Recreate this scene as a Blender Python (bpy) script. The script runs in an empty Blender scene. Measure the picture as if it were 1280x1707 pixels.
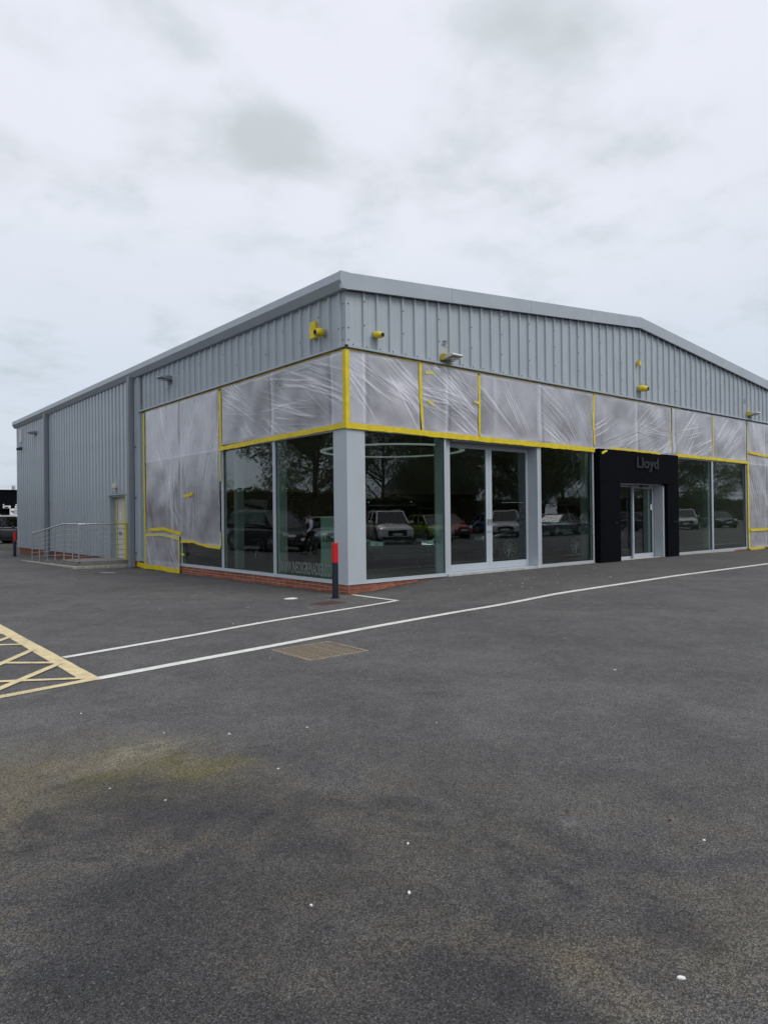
import bpy, math, random
import numpy as np
from mathutils import Vector, Matrix
random.seed(7); rng = np.random.default_rng(11)
D = bpy.data; SC = bpy.context.scene; COL = SC.collection
R = math.radians

# ------------------------------------------------------------------ camera
SC.render.resolution_x, SC.render.resolution_y = 767, 1024
cam_d = D.cameras.new('camera'); cam = D.objects.new('camera', cam_d); COL.objects.link(cam)
cam_d.sensor_fit = 'HORIZONTAL'; cam_d.sensor_width = 36; cam_d.lens = 1166.8/1280*36
cam_d.clip_start = .05; cam_d.clip_end = 2000
yaw, pitch, roll = .697988, .0044, -.011175
s, c = math.sin(yaw), math.cos(yaw)
r_ = Vector((c, -s, 0)); f_ = Vector((s*math.cos(pitch), c*math.cos(pitch), math.sin(pitch))); u_ = r_.cross(f_)
rr = r_*math.cos(roll)+u_*math.sin(roll); uu = -r_*math.sin(roll)+u_*math.cos(roll)
CAM = Vector((-8.713, -11.560, 1.55))
m = Matrix((( rr.x, uu.x, -f_.x, CAM.x), (rr.y, uu.y, -f_.y, CAM.y), (rr.z, uu.z, -f_.z, CAM.z), (0, 0, 0, 1)))
cam.matrix_world = m
SC.camera = cam

# ------------------------------------------------------------------ world and sun
SUN_EL, SUN_AZ = 50, 163           # azimuth of the sun, degrees clockwise from +Y
W = D.worlds.new("World"); SC.world = W; W.use_nodes = True
nt = W.node_tree; N = nt.nodes; L = nt.links; N.clear()
def nd(t, **k):
    n = N.new(t)
    for a, b in k.items(): setattr(n, a, b)
    return n
out = nd('ShaderNodeOutputWorld'); bg = nd('ShaderNodeBackground'); bg.inputs[1].default_value = .1
sky = nd('ShaderNodeTexSky', sky_type='NISHITA', sun_disc=False, sun_elevation=R(SUN_EL), sun_rotation=R(SUN_AZ))
tc = nd('ShaderNodeTexCoord'); sep = nd('ShaderNodeSeparateXYZ'); L.new(tc.outputs['Generated'], sep.inputs[0])
mz = nd('ShaderNodeMath', operation='MAXIMUM'); L.new(sep.outputs[2], mz.inputs[0]); mz.inputs[1].default_value = 0
ad = nd('ShaderNodeMath', operation='ADD'); L.new(mz.outputs[0], ad.inputs[0]); ad.inputs[1].default_value = .16
dx = nd('ShaderNodeMath', operation='DIVIDE'); L.new(sep.outputs[0], dx.inputs[0]); L.new(ad.outputs[0], dx.inputs[1])
dy = nd('ShaderNodeMath', operation='DIVIDE'); L.new(sep.outputs[1], dy.inputs[0]); L.new(ad.outputs[0], dy.inputs[1])
cb = nd('ShaderNodeCombineXYZ'); L.new(dx.outputs[0], cb.inputs[0]); L.new(dy.outputs[0], cb.inputs[1])
n1 = nd('ShaderNodeTexNoise'); n1.inputs['Scale'].default_value = 4.2; n1.inputs['Detail'].default_value = 6; n1.inputs['Roughness'].default_value = .52; n1.inputs['Distortion'].default_value = .1
mp = nd('ShaderNodeMapping'); mp.inputs['Location'].default_value = (3.1, 1.7, 0.3); L.new(cb.outputs[0], mp.inputs[0]); L.new(mp.outputs[0], n1.inputs['Vector'])
cr = nd('ShaderNodeValToRGB'); cr.color_ramp.elements[0].position = .45; cr.color_ramp.elements[1].position = .92; cr.color_ramp.interpolation = 'EASE'
acc = n1.outputs['Fac']      # thicker cloud banks drifting among the noise
for (bx_, by_, br_, bk_) in ((.60, 1.30, .14, .13), (.72, 1.18, .10, .22), (.95, .76, .13, .22), (1.01, .65, .07, .14), (1.06, .96, .10, .16), (1.03, 1.22, .17, .13), (1.27, 1.0, .10, .13), (.58, .90, .06, .15), (.40, 1.15, .09, -.05), (-.6, 1.3, .3, .12), (-.9, -.5, .35, .15), (.4, -.9, .3, .15), (1.6, -.3, .3, .12)):
    dd_ = nd('ShaderNodeVectorMath', operation='DISTANCE'); L.new(cb.outputs[0], dd_.inputs[0]); dd_.inputs[1].default_value = (bx_, by_, 0)
    ms_ = nd('ShaderNodeMapRange', interpolation_type='SMOOTHERSTEP'); ms_.inputs[1].default_value = 0; ms_.inputs[2].default_value = br_*2.2; ms_.inputs[3].default_value = bk_*1.05; ms_.inputs[4].default_value = 0; L.new(dd_.outputs['Value'], ms_.inputs[0])
    a_ = nd('ShaderNodeMath', operation='ADD'); L.new(acc, a_.inputs[0]); L.new(ms_.outputs[0], a_.inputs[1]); acc = a_.outputs[0]
L.new(acc, cr.inputs[0])
n2 = nd('ShaderNodeTexNoise'); n2.inputs['Scale'].default_value = .5; n2.inputs['Detail'].default_value = 3; L.new(mp.outputs[0], n2.inputs['Vector'])
# clear luminous veil / slightly darker blue grey cloud
mixc = nd('ShaderNodeMixRGB'); mixc.inputs[1].default_value = (8.6, 8.8, 9.6, 1); mixc.inputs[2].default_value = (6.15, 6.65, 6.95, 1)
L.new(cr.outputs[0], mixc.inputs[0])
mixd = nd('ShaderNodeMixRGB'); mixd.blend_type = 'MULTIPLY'; mixd.inputs[0].default_value = 1; L.new(mixc.outputs[0], mixd.inputs[1])
r2 = nd('ShaderNodeValToRGB'); r2.color_ramp.elements[0].color = (.95, .955, .965, 1); r2.color_ramp.elements[1].color = (1.02, 1.015, 1.01, 1)
r2.color_ramp.elements[0].position = .35; r2.color_ramp.elements[1].position = .65
L.new(n2.outputs['Fac'], r2.inputs[0]); L.new(r2.outputs[0], mixd.inputs[2])
# overcast luminance rises smoothly from horizon to zenith
gr = nd('ShaderNodeValToRGB'); e = gr.color_ramp.elements
e[0].position = 0; e[0].color = (.72, .79, .81, 1); e[1].position = .2; e[1].color = (.84, .90, .92, 1)
x = e.new(.42); x.color = (.975, .985, .99, 1); x = e.new(.62); x.color = (1.04, 1.04, 1.04, 1); x = e.new(1.0); x.color = (1.3, 1.3, 1.3, 1)
L.new(mz.outputs[0], gr.inputs[0])
mixg = nd('ShaderNodeMixRGB'); mixg.blend_type = 'MULTIPLY'; mixg.inputs[0].default_value = 1; L.new(mixd.outputs[0], mixg.inputs[1]); L.new(gr.outputs[0], mixg.inputs[2])
fin = nd('ShaderNodeMixRGB'); fin.inputs[0].default_value = .95; L.new(sky.outputs[0], fin.inputs[1]); L.new(mixg.outputs[0], fin.inputs[2])
L.new(fin.outputs[0], bg.inputs[0]); L.new(bg.outputs[0], out.inputs[0])

sd = D.lights.new('sun', 'SUN'); sd.energy = 1.5; sd.angle = R(28); sd.color = (1, .97, .93)
sun = D.objects.new('sun', sd); COL.objects.link(sun)
az = R(SUN_AZ); el = R(SUN_EL)
sv = Vector((math.sin(az)*math.cos(el), math.cos(az)*math.cos(el), math.sin(el)))
sun.rotation_euler = sv.to_track_quat('Z', 'Y').to_euler()
vs = SC.view_settings; vs.view_transform = 'Standard'; vs.look = 'None'; vs.gamma = 1; vs.exposure = 0; vs.use_curve_mapping = False
SC.render.engine = 'CYCLES'; cy = SC.cycles
cy.max_bounces = 10; cy.transparent_max_bounces = 24; cy.diffuse_bounces = 4; cy.glossy_bounces = 4; cy.caustics_reflective = False; cy.caustics_refractive = False

# ------------------------------------------------------------------ materials
def mat(name, col=(.5, .5, .5), rough=.6, metal=0, var=0, vscale=3, bump=0, bscale=40, spec=.5, coat=0, emit=None, objrand=0, alpha_noise=None):
    mt = D.materials.new(name); mt.use_nodes = True; t = mt.node_tree; b = t.nodes['Principled BSDF']
    b.inputs['Base Color'].default_value = (*col, 1); b.inputs['Roughness'].default_value = rough; b.inputs['Metallic'].default_value = metal
    b.inputs['Specular IOR Level'].default_value = spec; b.inputs['Coat Weight'].default_value = coat
    tcn = t.nodes.new('ShaderNodeTexCoord')
    src = None
    if var or objrand:
        nz = t.nodes.new('ShaderNodeTexNoise'); nz.inputs['Scale'].default_value = vscale; nz.inputs['Detail'].default_value = 6
        t.links.new(tcn.outputs['Object'], nz.inputs['Vector'])
        rp = t.nodes.new('ShaderNodeMapRange'); rp.inputs[1].default_value = .3; rp.inputs[2].default_value = .7
        rp.inputs[3].default_value = 1-var; rp.inputs[4].default_value = 1+var; t.links.new(nz.outputs['Fac'], rp.inputs[0])
        val = rp.outputs[0]
        if objrand:
            oi = t.nodes.new('ShaderNodeObjectInfo'); r3 = t.nodes.new('ShaderNodeMapRange'); r3.inputs[3].default_value = 1-objrand; r3.inputs[4].default_value = 1+objrand
            t.links.new(oi.outputs['Random'], r3.inputs[0]); mm = t.nodes.new('ShaderNodeMath'); mm.operation = 'MULTIPLY'
            t.links.new(val, mm.inputs[0]); t.links.new(r3.outputs[0], mm.inputs[1]); val = mm.outputs[0]
        vm = t.nodes.new('ShaderNodeVectorMath'); vm.operation = 'SCALE'; vm.inputs[0].default_value = col; t.links.new(val, vm.inputs['Scale'])
        t.links.new(vm.outputs[0], b.inputs['Base Color'])
    if bump:
        nb = t.nodes.new('ShaderNodeTexNoise'); nb.inputs['Scale'].default_value = bscale; nb.inputs['Detail'].default_value = 4
        t.links.new(tcn.outputs['Object'], nb.inputs['Vector'])
        bp = t.nodes.new('ShaderNodeBump'); bp.inputs['Strength'].default_value = bump; bp.inputs['Distance'].default_value = .01
        t.links.new(nb.outputs['Fac'], bp.inputs['Height']); t.links.new(bp.outputs[0], b.inputs['Normal'])
    if emit:
        b.inputs['Emission Color'].default_value = (*emit[:3], 1); b.inputs['Emission Strength'].default_value = emit[3]
    return mt
def glassmat(name, tint, f0=.05, refl=(1, 1, 1), rough=.0, lo=0.0):
    """thin architectural glass: Schlick reflection over a tinted see-through body"""
    mt = D.materials.new(name); mt.use_nodes = True; t = mt.node_tree; n = t.nodes; l = t.links; n.clear()
    o = n.new('ShaderNodeOutputMaterial'); g = n.new('ShaderNodeNewGeometry'); dt = n.new('ShaderNodeVectorMath'); dt.operation = 'DOT_PRODUCT'
    l.new(g.outputs['Normal'], dt.inputs[0]); l.new(g.outputs['Incoming'], dt.inputs[1])
    ab = n.new('ShaderNodeMath'); ab.operation = 'ABSOLUTE'; l.new(dt.outputs['Value'], ab.inputs[0])
    sb = n.new('ShaderNodeMath'); sb.operation = 'SUBTRACT'; sb.inputs[0].default_value = 1; l.new(ab.outputs[0], sb.inputs[1])
    pw = n.new('ShaderNodeMath'); pw.operation = 'POWER'; l.new(sb.outputs[0], pw.inputs[0]); pw.inputs[1].default_value = 5
    mr = n.new('ShaderNodeMapRange'); mr.inputs[3].default_value = f0; mr.inputs[4].default_value = 1; l.new(pw.outputs[0], mr.inputs[0])
    tr = n.new('ShaderNodeBsdfTransparent'); tr.inputs[0].default_value = (*tint, 1)
    gl = n.new('ShaderNodeBsdfGlossy'); gl.inputs['Roughness'].default_value = rough; gl.inputs[0].default_value = (*refl, 1)
    if lo:
        tcn = n.new('ShaderNodeTexCoord'); nz = n.new('ShaderNodeTexNoise'); nz.inputs['Scale'].default_value = 1.3; nz.inputs['Detail'].default_value = 1
        l.new(tcn.outputs['Object'], nz.inputs['Vector']); bp = n.new('ShaderNodeBump'); bp.inputs['Strength'].default_value = lo; bp.inputs['Distance'].default_value = .01
        l.new(nz.outputs['Fac'], bp.inputs['Height']); l.new(bp.outputs[0], gl.inputs['Normal'])
    mx = n.new('ShaderNodeMixShader'); l.new(mr.outputs[0], mx.inputs[0]); l.new(tr.outputs[0], mx.inputs[1]); l.new(gl.outputs[0], mx.inputs[2]); l.new(mx.outputs[0], o.inputs[0])
    return mt

def cladding_mat():
    mt = mat('goosewing_cladding', (.395, .44, .478), .42, 0, var=.05, vscale=1.2, spec=.5, objrand=.035)
    t = mt.node_tree; n = t.nodes; l = t.links; b = n['Principled BSDF']
    # faint vertical rain streaks and dust
    tcn = n['Texture Coordinate']; mpn = n.new('ShaderNodeMapping'); mpn.inputs['Scale'].default_value = (9, 9, .35); l.new(tcn.outputs['Object'], mpn.inputs[0])
    nz = n.new('ShaderNodeTexNoise'); nz.inputs['Scale'].default_value = 2.2; nz.inputs['Detail'].default_value = 6; l.new(mpn.outputs[0], nz.inputs['Vector'])
    mr = n.new('ShaderNodeMapRange'); mr.inputs[1].default_value = .3; mr.inputs[2].default_value = .75; mr.inputs[3].default_value = 1.04; mr.inputs[4].default_value = .94; l.new(nz.outputs['Fac'], mr.inputs[0])
    src = b.inputs['Base Color'].links[0].from_socket; vm = n.new('ShaderNodeVectorMath'); vm.operation = 'SCALE'; l.new(src, vm.inputs[0]); l.new(mr.outputs[0], vm.inputs['Scale']); l.new(vm.outputs[0], b.inputs['Base Color'])
    return mt

def asphalt_mat():
    mt = D.materials.new('asphalt'); mt.use_nodes = True; t = mt.node_tree; n = t.nodes; l = t.links; b = n['Principled BSDF']
    g = n.new('ShaderNodeNewGeometry'); P = g.outputs['Position']
    def noise(sc, det=5, ro=.55, dist=0, off=0):
        z = n.new('ShaderNodeTexNoise'); z.inputs['Scale'].default_value = sc; z.inputs['Detail'].default_value = det; z.inputs['Roughness'].default_value = ro; z.inputs['Distortion'].default_value = dist
        if off:
            mpn = n.new('ShaderNodeMapping'); mpn.inputs['Location'].default_value = (off, off*.7, 0); l.new(P, mpn.inputs[0]); l.new(mpn.outputs[0], z.inputs['Vector'])
        else: l.new(P, z.inputs['Vector'])
        return z.outputs['Fac']
    def rng_(v, a, b2, c0, d0):
        m2 = n.new('ShaderNodeMapRange'); m2.inputs[1].default_value = a; m2.inputs[2].default_value = b2; m2.inputs[3].default_value = c0; m2.inputs[4].default_value = d0; l.new(v, m2.inputs[0]); return m2.outputs[0]
    def mul(a, b2):
        m2 = n.new('ShaderNodeMath'); m2.operation = 'MULTIPLY'
        for i, q in enumerate((a, b2)):
            if isinstance(q, (int, float)): m2.inputs[i].default_value = q
            else: l.new(q, m2.inputs[i])
        return m2.outputs[0]
    def mixc(f, a, b2):
        m2 = n.new('ShaderNodeMixRGB')
        if isinstance(f, float): m2.inputs[0].default_value = f
        else: l.new(f, m2.inputs[0])
        for i, q in ((1, a), (2, b2)):
            if isinstance(q, tuple): m2.inputs[i].default_value = (*q, 1)
            else: l.new(q, m2.inputs[i])
        return m2.outputs[0]
    def blob(x, y, rx, ry, ang=0):
        mpn = n.new('ShaderNodeMapping'); mpn.vector_type = 'TEXTURE'; mpn.inputs['Location'].default_value = (x, y, 0); mpn.inputs['Rotation'].default_value = (0, 0, R(ang)); mpn.inputs['Scale'].default_value = (rx, ry, 1)
        wob = n.new('ShaderNodeTexNoise'); wob.inputs['Scale'].default_value = 1.7; wob.inputs['Detail'].default_value = 4; l.new(P, wob.inputs['Vector'])
        va = n.new('ShaderNodeVectorMath'); va.operation = 'SUBTRACT'; l.new(wob.outputs['Color'], va.inputs[0]); va.inputs[1].default_value = (.5, .5, .5)
        vb = n.new('ShaderNodeVectorMath'); vb.operation = 'SCALE'; vb.inputs['Scale'].default_value = 1.3; l.new(va.outputs[0], vb.inputs[0])
        vc = n.new('ShaderNodeVectorMath'); vc.operation = 'ADD'; l.new(P, vc.inputs[0]); l.new(vb.outputs[0], vc.inputs[1]); l.new(vc.outputs[0], mpn.inputs[0])
        fl = n.new('ShaderNodeVectorMath'); fl.operation = 'MULTIPLY'; fl.inputs[1].default_value = (1, 1, 0); l.new(mpn.outputs[0], fl.inputs[0])
        ln = n.new('ShaderNodeVectorMath'); ln.operation = 'LENGTH'; l.new(fl.outputs[0], ln.inputs[0])
        return rng_(ln.outputs['Value'], .35, 1.15, 1, 0)
    # stones
    v = n.new('ShaderNodeTexVoronoi'); v.inputs['Scale'].default_value = 160; l.new(P, v.inputs['Vector'])
    v2 = n.new('ShaderNodeTexVoronoi'); v2.inputs['Scale'].default_value = 160; v2.feature = 'DISTANCE_TO_EDGE'; l.new(P, v2.inputs['Vector'])
    sp = n.new('ShaderNodeSeparateColor'); l.new(v.outputs['Color'], sp.inputs[0])
    stone = rng_(sp.outputs[0], 0, 1, .42, 1.95)
    bright = rng_(sp.outputs[1], .95, .99, 0, 1)
    gap = rng_(v2.outputs['Distance'], 0, .12, .45, 1)
    base = mixc(rng_(noise(.35, 6, .6), .35, .68, 0, 1), (.100, .098, .095), (.165, .161, .155))
    base = mixc(rng_(noise(1.6, 5, .6, .4, 5), .4, .75, 0, .7), base, (.068, .066, .066))
    base = mixc(rng_(noise(7, 5, .7, .2, 9), .45, .8, 0, .5), base, (.20, .195, .185))
    # lighter, worn apron along the shop front
    ap = n.new('ShaderNodeSeparateXYZ'); l.new(P, ap.inputs[0])
    apm = mul(rng_(ap.outputs[1], -3.2, -2.4, 0, .5), rng_(ap.outputs[0], .5, 3, 0, 1))
    base = mixc(apm, base, (.105, .10, .092))
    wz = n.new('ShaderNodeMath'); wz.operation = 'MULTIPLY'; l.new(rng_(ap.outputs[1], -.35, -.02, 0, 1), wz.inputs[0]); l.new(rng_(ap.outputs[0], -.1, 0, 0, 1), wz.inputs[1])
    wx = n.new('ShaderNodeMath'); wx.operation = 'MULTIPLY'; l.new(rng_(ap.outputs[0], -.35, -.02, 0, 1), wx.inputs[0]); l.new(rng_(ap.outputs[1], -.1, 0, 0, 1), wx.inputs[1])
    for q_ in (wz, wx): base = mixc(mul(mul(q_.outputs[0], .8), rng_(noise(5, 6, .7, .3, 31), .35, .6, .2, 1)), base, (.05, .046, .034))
    # algae, silt and oil patches left of the middle foreground
    wear = noise(4.5, 6, .72, .6, 3)
    green = mul(blob(-6.95, -7.5, .6, .4, 8), rng_(wear, .36, .6, .1, 1))
    silt = mul(blob(-7.0, -6.95, .5, .34, 25), rng_(wear, .36, .56, .15, 1))
    band = mul(blob(-7.5, -7.15, 1.3, .85, -35), rng_(wear, .3, .6, .3, .95))
    band2 = mul(blob(-6.95, -8.6, 1.5, .7, -45), rng_(wear, .36, .62, .15, .9))
    band3 = mul(blob(-6.9, -9.9, .35, 1.1, 50), rng_(wear, .34, .6, .15, 1))
    dark1 = mul(blob(-7.2, -8.0, .75, .5, -40), .75); dark2 = mul(blob(-7.65, -9.0, .5, .4, -40), .6); dark3 = mul(blob(-7.0, -10.2, .35, .3, 0), .55)
    base = mixc(mul(rng_(noise(26, 4, .7, 0, 4), .62, .7, 0, 1), .35), base, (.05, .05, .05))
    base = mixc(band, base, (.15, .125, .075)); base = mixc(band2, base, (.15, .128, .095)); base = mixc(band3, base, (.23, .185, .12))
    base = mixc(green, base, (.15, .135, .045)); base = mixc(silt, base, (.25, .225, .155))
    nearm = blob(-7.6, -9.2, 3.3, 2.3, -42)
    pt = noise(1.15, 8, .68, 1.6, 17)
    base = mixc(mul(nearm, rng_(pt, .40, .52, .9, 0)), base, (.040, .040, .043))
    base = mixc(mul(nearm, rng_(pt, .50, .60, 0, .8)), base, (.15, .128, .09))
    base = mixc(mul(nearm, rng_(noise(3.1, 7, .7, 1.2, 23), .56, .66, 0, .55)), base, (.10, .098, .05))
    grime = mul(blob(-7.3, -9.3, 1.9, 1.5, -40), rng_(noise(2.2, 6, .7, .5, 7), .3, .6, .35, .85)); base = mixc(grime, base, (.058, .056, .055))
    base = mixc(mul(blob(-5.2, -9.0, 2.2, 1.6, -40), rng_(noise(1.3, 6, .65, .7, 12), .35, .7, 0, .6)), base, (.066, .064, .062))
    for dk in (dark1, dark2, dark3): base = mixc(dk, base, (.036, .036, .041))
    pale = mul(blob(-5.6, -9.45, .16, .12, 0), rng_(wear, .4, .6, .1, .7)); base = mixc(pale, base, (.2, .2, .2))
    moss = mul(mul(blob(-6.85, -9.75, .9, .35, -45), rng_(noise(22, 5, .75, 0, 2), .58, .66, 0, 1)), .85); base = mixc(moss, base, (.025, .026, .014))
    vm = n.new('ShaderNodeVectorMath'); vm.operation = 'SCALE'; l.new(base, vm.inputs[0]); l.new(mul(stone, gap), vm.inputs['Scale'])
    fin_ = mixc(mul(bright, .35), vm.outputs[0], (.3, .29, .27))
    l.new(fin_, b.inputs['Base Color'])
    l.new(rng_(noise(2.5), .3, .7, .78, .92), b.inputs['Roughness']); b.inputs['Specular IOR Level'].default_value = .4
    bp = n.new('ShaderNodeBump'); bp.inputs['Strength'].default_value = 1; bp.inputs['Distance'].default_value = .008
    hh = n.new('ShaderNodeMath'); hh.operation = 'ADD'; l.new(mul(gap, .7), hh.inputs[0]); l.new(mul(stone, .8), hh.inputs[1]); l.new(hh.outputs[0], bp.inputs['Height'])
    b2 = n.new('ShaderNodeBump'); b2.inputs['Strength'].default_value = .25; b2.inputs['Distance'].default_value = .03; l.new(noise(9, 6), b2.inputs['Height']); l.new(b2.outputs[0], bp.inputs['Normal'])
    l.new(bp.outputs[0], b.inputs['Normal'])
    return mt

def film_mat():
    mt = D.materials.new('clear_masking_film'); mt.use_nodes = True; t = mt.node_tree; n = t.nodes; l = t.links; n.clear()
    o = n.new('ShaderNodeOutputMaterial'); at = n.new('ShaderNodeAttribute'); at.attribute_name = 'fold'
    tr = n.new('ShaderNodeBsdfTransparent'); tr.inputs[0].default_value = (.95, .95, .96, 1)
    df = n.new('ShaderNodeBsdfDiffuse'); df.inputs[0].default_value = (.93, .91, 1.0, 1)
    tl = n.new('ShaderNodeBsdfTranslucent'); tl.inputs[0].default_value = (.8, .8, .84, 1)
    mx = n.new('ShaderNodeMixShader'); mx.inputs[0].default_value = .3; l.new(df.outputs[0], mx.inputs[1]); l.new(tl.outputs[0], mx.inputs[2])
    tcn = n.new('ShaderNodeNewGeometry'); nz = n.new('ShaderNodeTexNoise'); nz.inputs['Scale'].default_value = 1.6; nz.inputs['Detail'].default_value = 3; l.new(tcn.outputs['Position'], nz.inputs['Vector'])
    a = n.new('ShaderNodeMapRange'); a.inputs[1].default_value = .3; a.inputs[2].default_value = .7; a.inputs[3].default_value = .36; a.inputs[4].default_value = .64; l.new(nz.outputs['Fac'], a.inputs[0])
    ad = n.new('ShaderNodeMath'); ad.operation = 'MULTIPLY_ADD'; ad.use_clamp = True; l.new(at.outputs['Fac'], ad.inputs[0]); ad.inputs[1].default_value = .7; l.new(a.outputs[0], ad.inputs[2])  # crease attribute whitens the film: painted highlights as well as doubled layers
    m1 = n.new('ShaderNodeMixShader'); l.new(ad.outputs[0], m1.inputs[0]); l.new(tr.outputs[0], m1.inputs[1]); l.new(mx.outputs[0], m1.inputs[2])
    gl = n.new('ShaderNodeBsdfGlossy'); gl.inputs['Roughness'].default_value = .27; gl.inputs[0].default_value = (1, 1, 1, 1)
    lw = n.new('ShaderNodeLayerWeight'); lw.inputs[0].default_value = .22
    m3 = n.new('ShaderNodeMapRange'); m3.inputs[3].default_value = .09; m3.inputs[4].default_value = .5; l.new(lw.outputs['Facing'], m3.inputs[0])
    m2 = n.new('ShaderNodeMixShader'); l.new(m3.outputs[0], m2.inputs[0]); l.new(m1.outputs[0], m2.inputs[1]); l.new(gl.outputs[0], m2.inputs[2])
    l.new(m2.outputs[0], o.inputs[0]); return mt

M = dict(
 clad=cladding_mat(), alu=mat('grey_powder_coated_aluminium', (.455, .50, .54), .38, 0, var=.03, vscale=2),
 trim=mat('grey_trim_steel', (.38, .425, .465), .4, 0, var=.05, vscale=2, objrand=.03),
 darktrim=mat('dark_grey_trim', (.22, .24, .265), .45, var=.05), roof=mat('roof_sheet_grey', (.3, .32, .34), .55, var=.08),
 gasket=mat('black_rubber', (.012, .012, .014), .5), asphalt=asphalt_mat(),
 white=mat('white_road_paint', (.62, .62, .58), .75, var=.14, vscale=9, bump=.3, bscale=120), yline=mat('faded_yellow_road_paint', (.60, .50, .28), .8, var=.16, vscale=8, bump=.3, bscale=120),
 tape=mat('yellow_masking_tape', (.72, .56, .012), .5, var=.12, vscale=8, bump=.3, bscale=30), tape2=mat('pale_yellow_masking_tape', (.62, .58, .16), .55, var=.12, vscale=8, bump=.3, bscale=30),
 film=film_mat(), glass=glassmat('tinted_glass', (.78, .865, .825), .085, (.98, .95, 1.0), 0, .12), clear=glassmat('car_glass', (.10, .12, .12), .10),
 brick=mat('red_brick', (.30, .10, .058), .85, var=.22, vscale=14, bump=.5, bscale=60, objrand=.28), mortar=mat('mortar', (.52, .44, .36), .9, var=.15, vscale=8),
 black=mat('black_composite_panel', (.004, .0045, .007), .7, var=.1, spec=.04), letter=mat('polished_dark_metal_letters', (.022, .024, .028), .25, metal=.0),
 concrete=mat('grey_concrete', (.21, .205, .195), .85, var=.12, vscale=3, bump=.3, bscale=60), kerb=mat('weathered_kerb_concrete', (.40, .385, .31), .9, var=.25, vscale=6, bump=.4, bscale=50),
 steel=mat('brushed_stainless_steel', (.58, .58, .58), .28, metal=1, var=.05), red=mat('red_plastic_sleeve', (.55, .006, .012), .45), navy=mat('dark_navy_paint', (.010, .013, .024), .4),
 iron=mat('rusty_cast_iron', (.075, .045, .036), .8, var=.35, vscale=12, bump=.5), irond=mat('weathered_grate_iron', (.20, .165, .12), .75, var=.35, vscale=14, bump=.5), pit=mat('drain_pit', (.012, .011, .01), .9),
 door=mat('pale_grey_door_paint', (.62, .62, .60), .5, var=.05), sign=mat('white_sign_plastic', (.75, .75, .75), .4), signblue=mat('blue_grey_sign_print', (.2, .24, .33), .5),
 floor=mat('dark_showroom_floor_tile', (.16, .155, .15), .3, var=.08), wall=mat('olive_grey_interior_wall', (.50, .48, .36), .8, var=.05), dwall=mat('black_interior_wall', (.012, .012, .014), .6), iceil=mat('dark_interior_ceiling', (.10, .11, .10), .8), icol=mat('white_interior_column', (.34, .38, .36), .6),
 ring=mat('luminous_ring_diffuser', (.8, .8, .8), .5, emit=(.9, 1, .95, .16)), wood=mat('bark', (.07, .055, .04), .9, var=.3, bump=.6, bscale=12), board=mat('pale_green_display_board', (.15, .23, .19), .5),
 vinyl=mat('pale_vinyl_lettering', (.17, .19, .18), .6), vinyld=mat('dark_vinyl_lettering', (.01, .01, .01), .6), lens=mat('lamp_lens_glass', (.5, .5, .48), .2), cream=mat('cream_plastic', (.6, .58, .44), .5), pale=mat('pale_grey_housing', (.62, .62, .6), .45),
 tyre=mat('tyre_rubber', (.018, .018, .018), .85), rim=mat('alloy_rim', (.5, .5, .52), .3, metal=.9), chrome=mat('chrome', (.7, .7, .72), .12, metal=1), lamp=mat('headlamp_glass', (.55, .62, .66), .1, coat=1), tail=mat('tail_lamp_red', (.35, .01, .01), .2, coat=1), plate=mat('number_plate_yellow', (.6, .5, .08), .5),
 skin=mat('skin', (.45, .26, .19), .55), shirt=mat('pale_lilac_shirt', (.75, .75, .92), .8), vest=mat('navy_waistcoat', (.018, .022, .05), .8), trouser=mat('black_trousers', (.012, .012, .016), .85), hair=mat('dark_brown_hair', (.03, .018, .012), .7), shoe=mat('brown_shoes', (.05, .025, .015), .4), cup=mat('white_paper', (.8, .8, .8), .6),
 pebble=mat('white_fleck', (.7, .7, .68), .7), pinkbag=mat('pink_white_plastic', (.75, .55, .52), .5),
 hbrick=mat('house_brick', (.30, .16, .11), .9, var=.15), hcream=mat('cream_render', (.55, .5, .4), .9, var=.08), slate=mat('roof_slate', (.09, .09, .1), .7, var=.15), hglass=mat('dark_window_glass', (.02, .025, .03), .08, spec=.8),
)
def leafmat(name, c1, c2):
    mt = D.materials.new(name); mt.use_nodes = True; t = mt.node_tree; b = t.nodes['Principled BSDF']; b.inputs['Roughness'].default_value = .6
    g = t.nodes.new('ShaderNodeNewGeometry'); cr_ = t.nodes.new('ShaderNodeValToRGB'); cr_.color_ramp.elements[0].color = (*c1, 1); cr_.color_ramp.elements[1].color = (*c2, 1)
    t.links.new(g.outputs['Random Per Island'], cr_.inputs[0]); t.links.new(cr_.outputs[0], b.inputs['Base Color'])
    tl = t.nodes.new('ShaderNodeBsdfTranslucent'); t.links.new(cr_.outputs[0], tl.inputs[0]); mx = t.nodes.new('ShaderNodeMixShader'); mx.inputs[0].default_value = .25
    t.links.new(b.outputs[0], mx.inputs[1]); t.links.new(tl.outputs[0], mx.inputs[2]); t.links.new(mx.outputs[0], t.nodes['Material Output'].inputs[0]); return mt
M['leaf'] = leafmat('oak_leaves', (.035, .055, .012), (.11, .13, .035)); M['leaf2'] = leafmat('hedge_leaves', (.06, .10, .015), (.17, .22, .045))
def paint(name, col): return mat(name, col, .3, coat=.8, var=.02)

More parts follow.
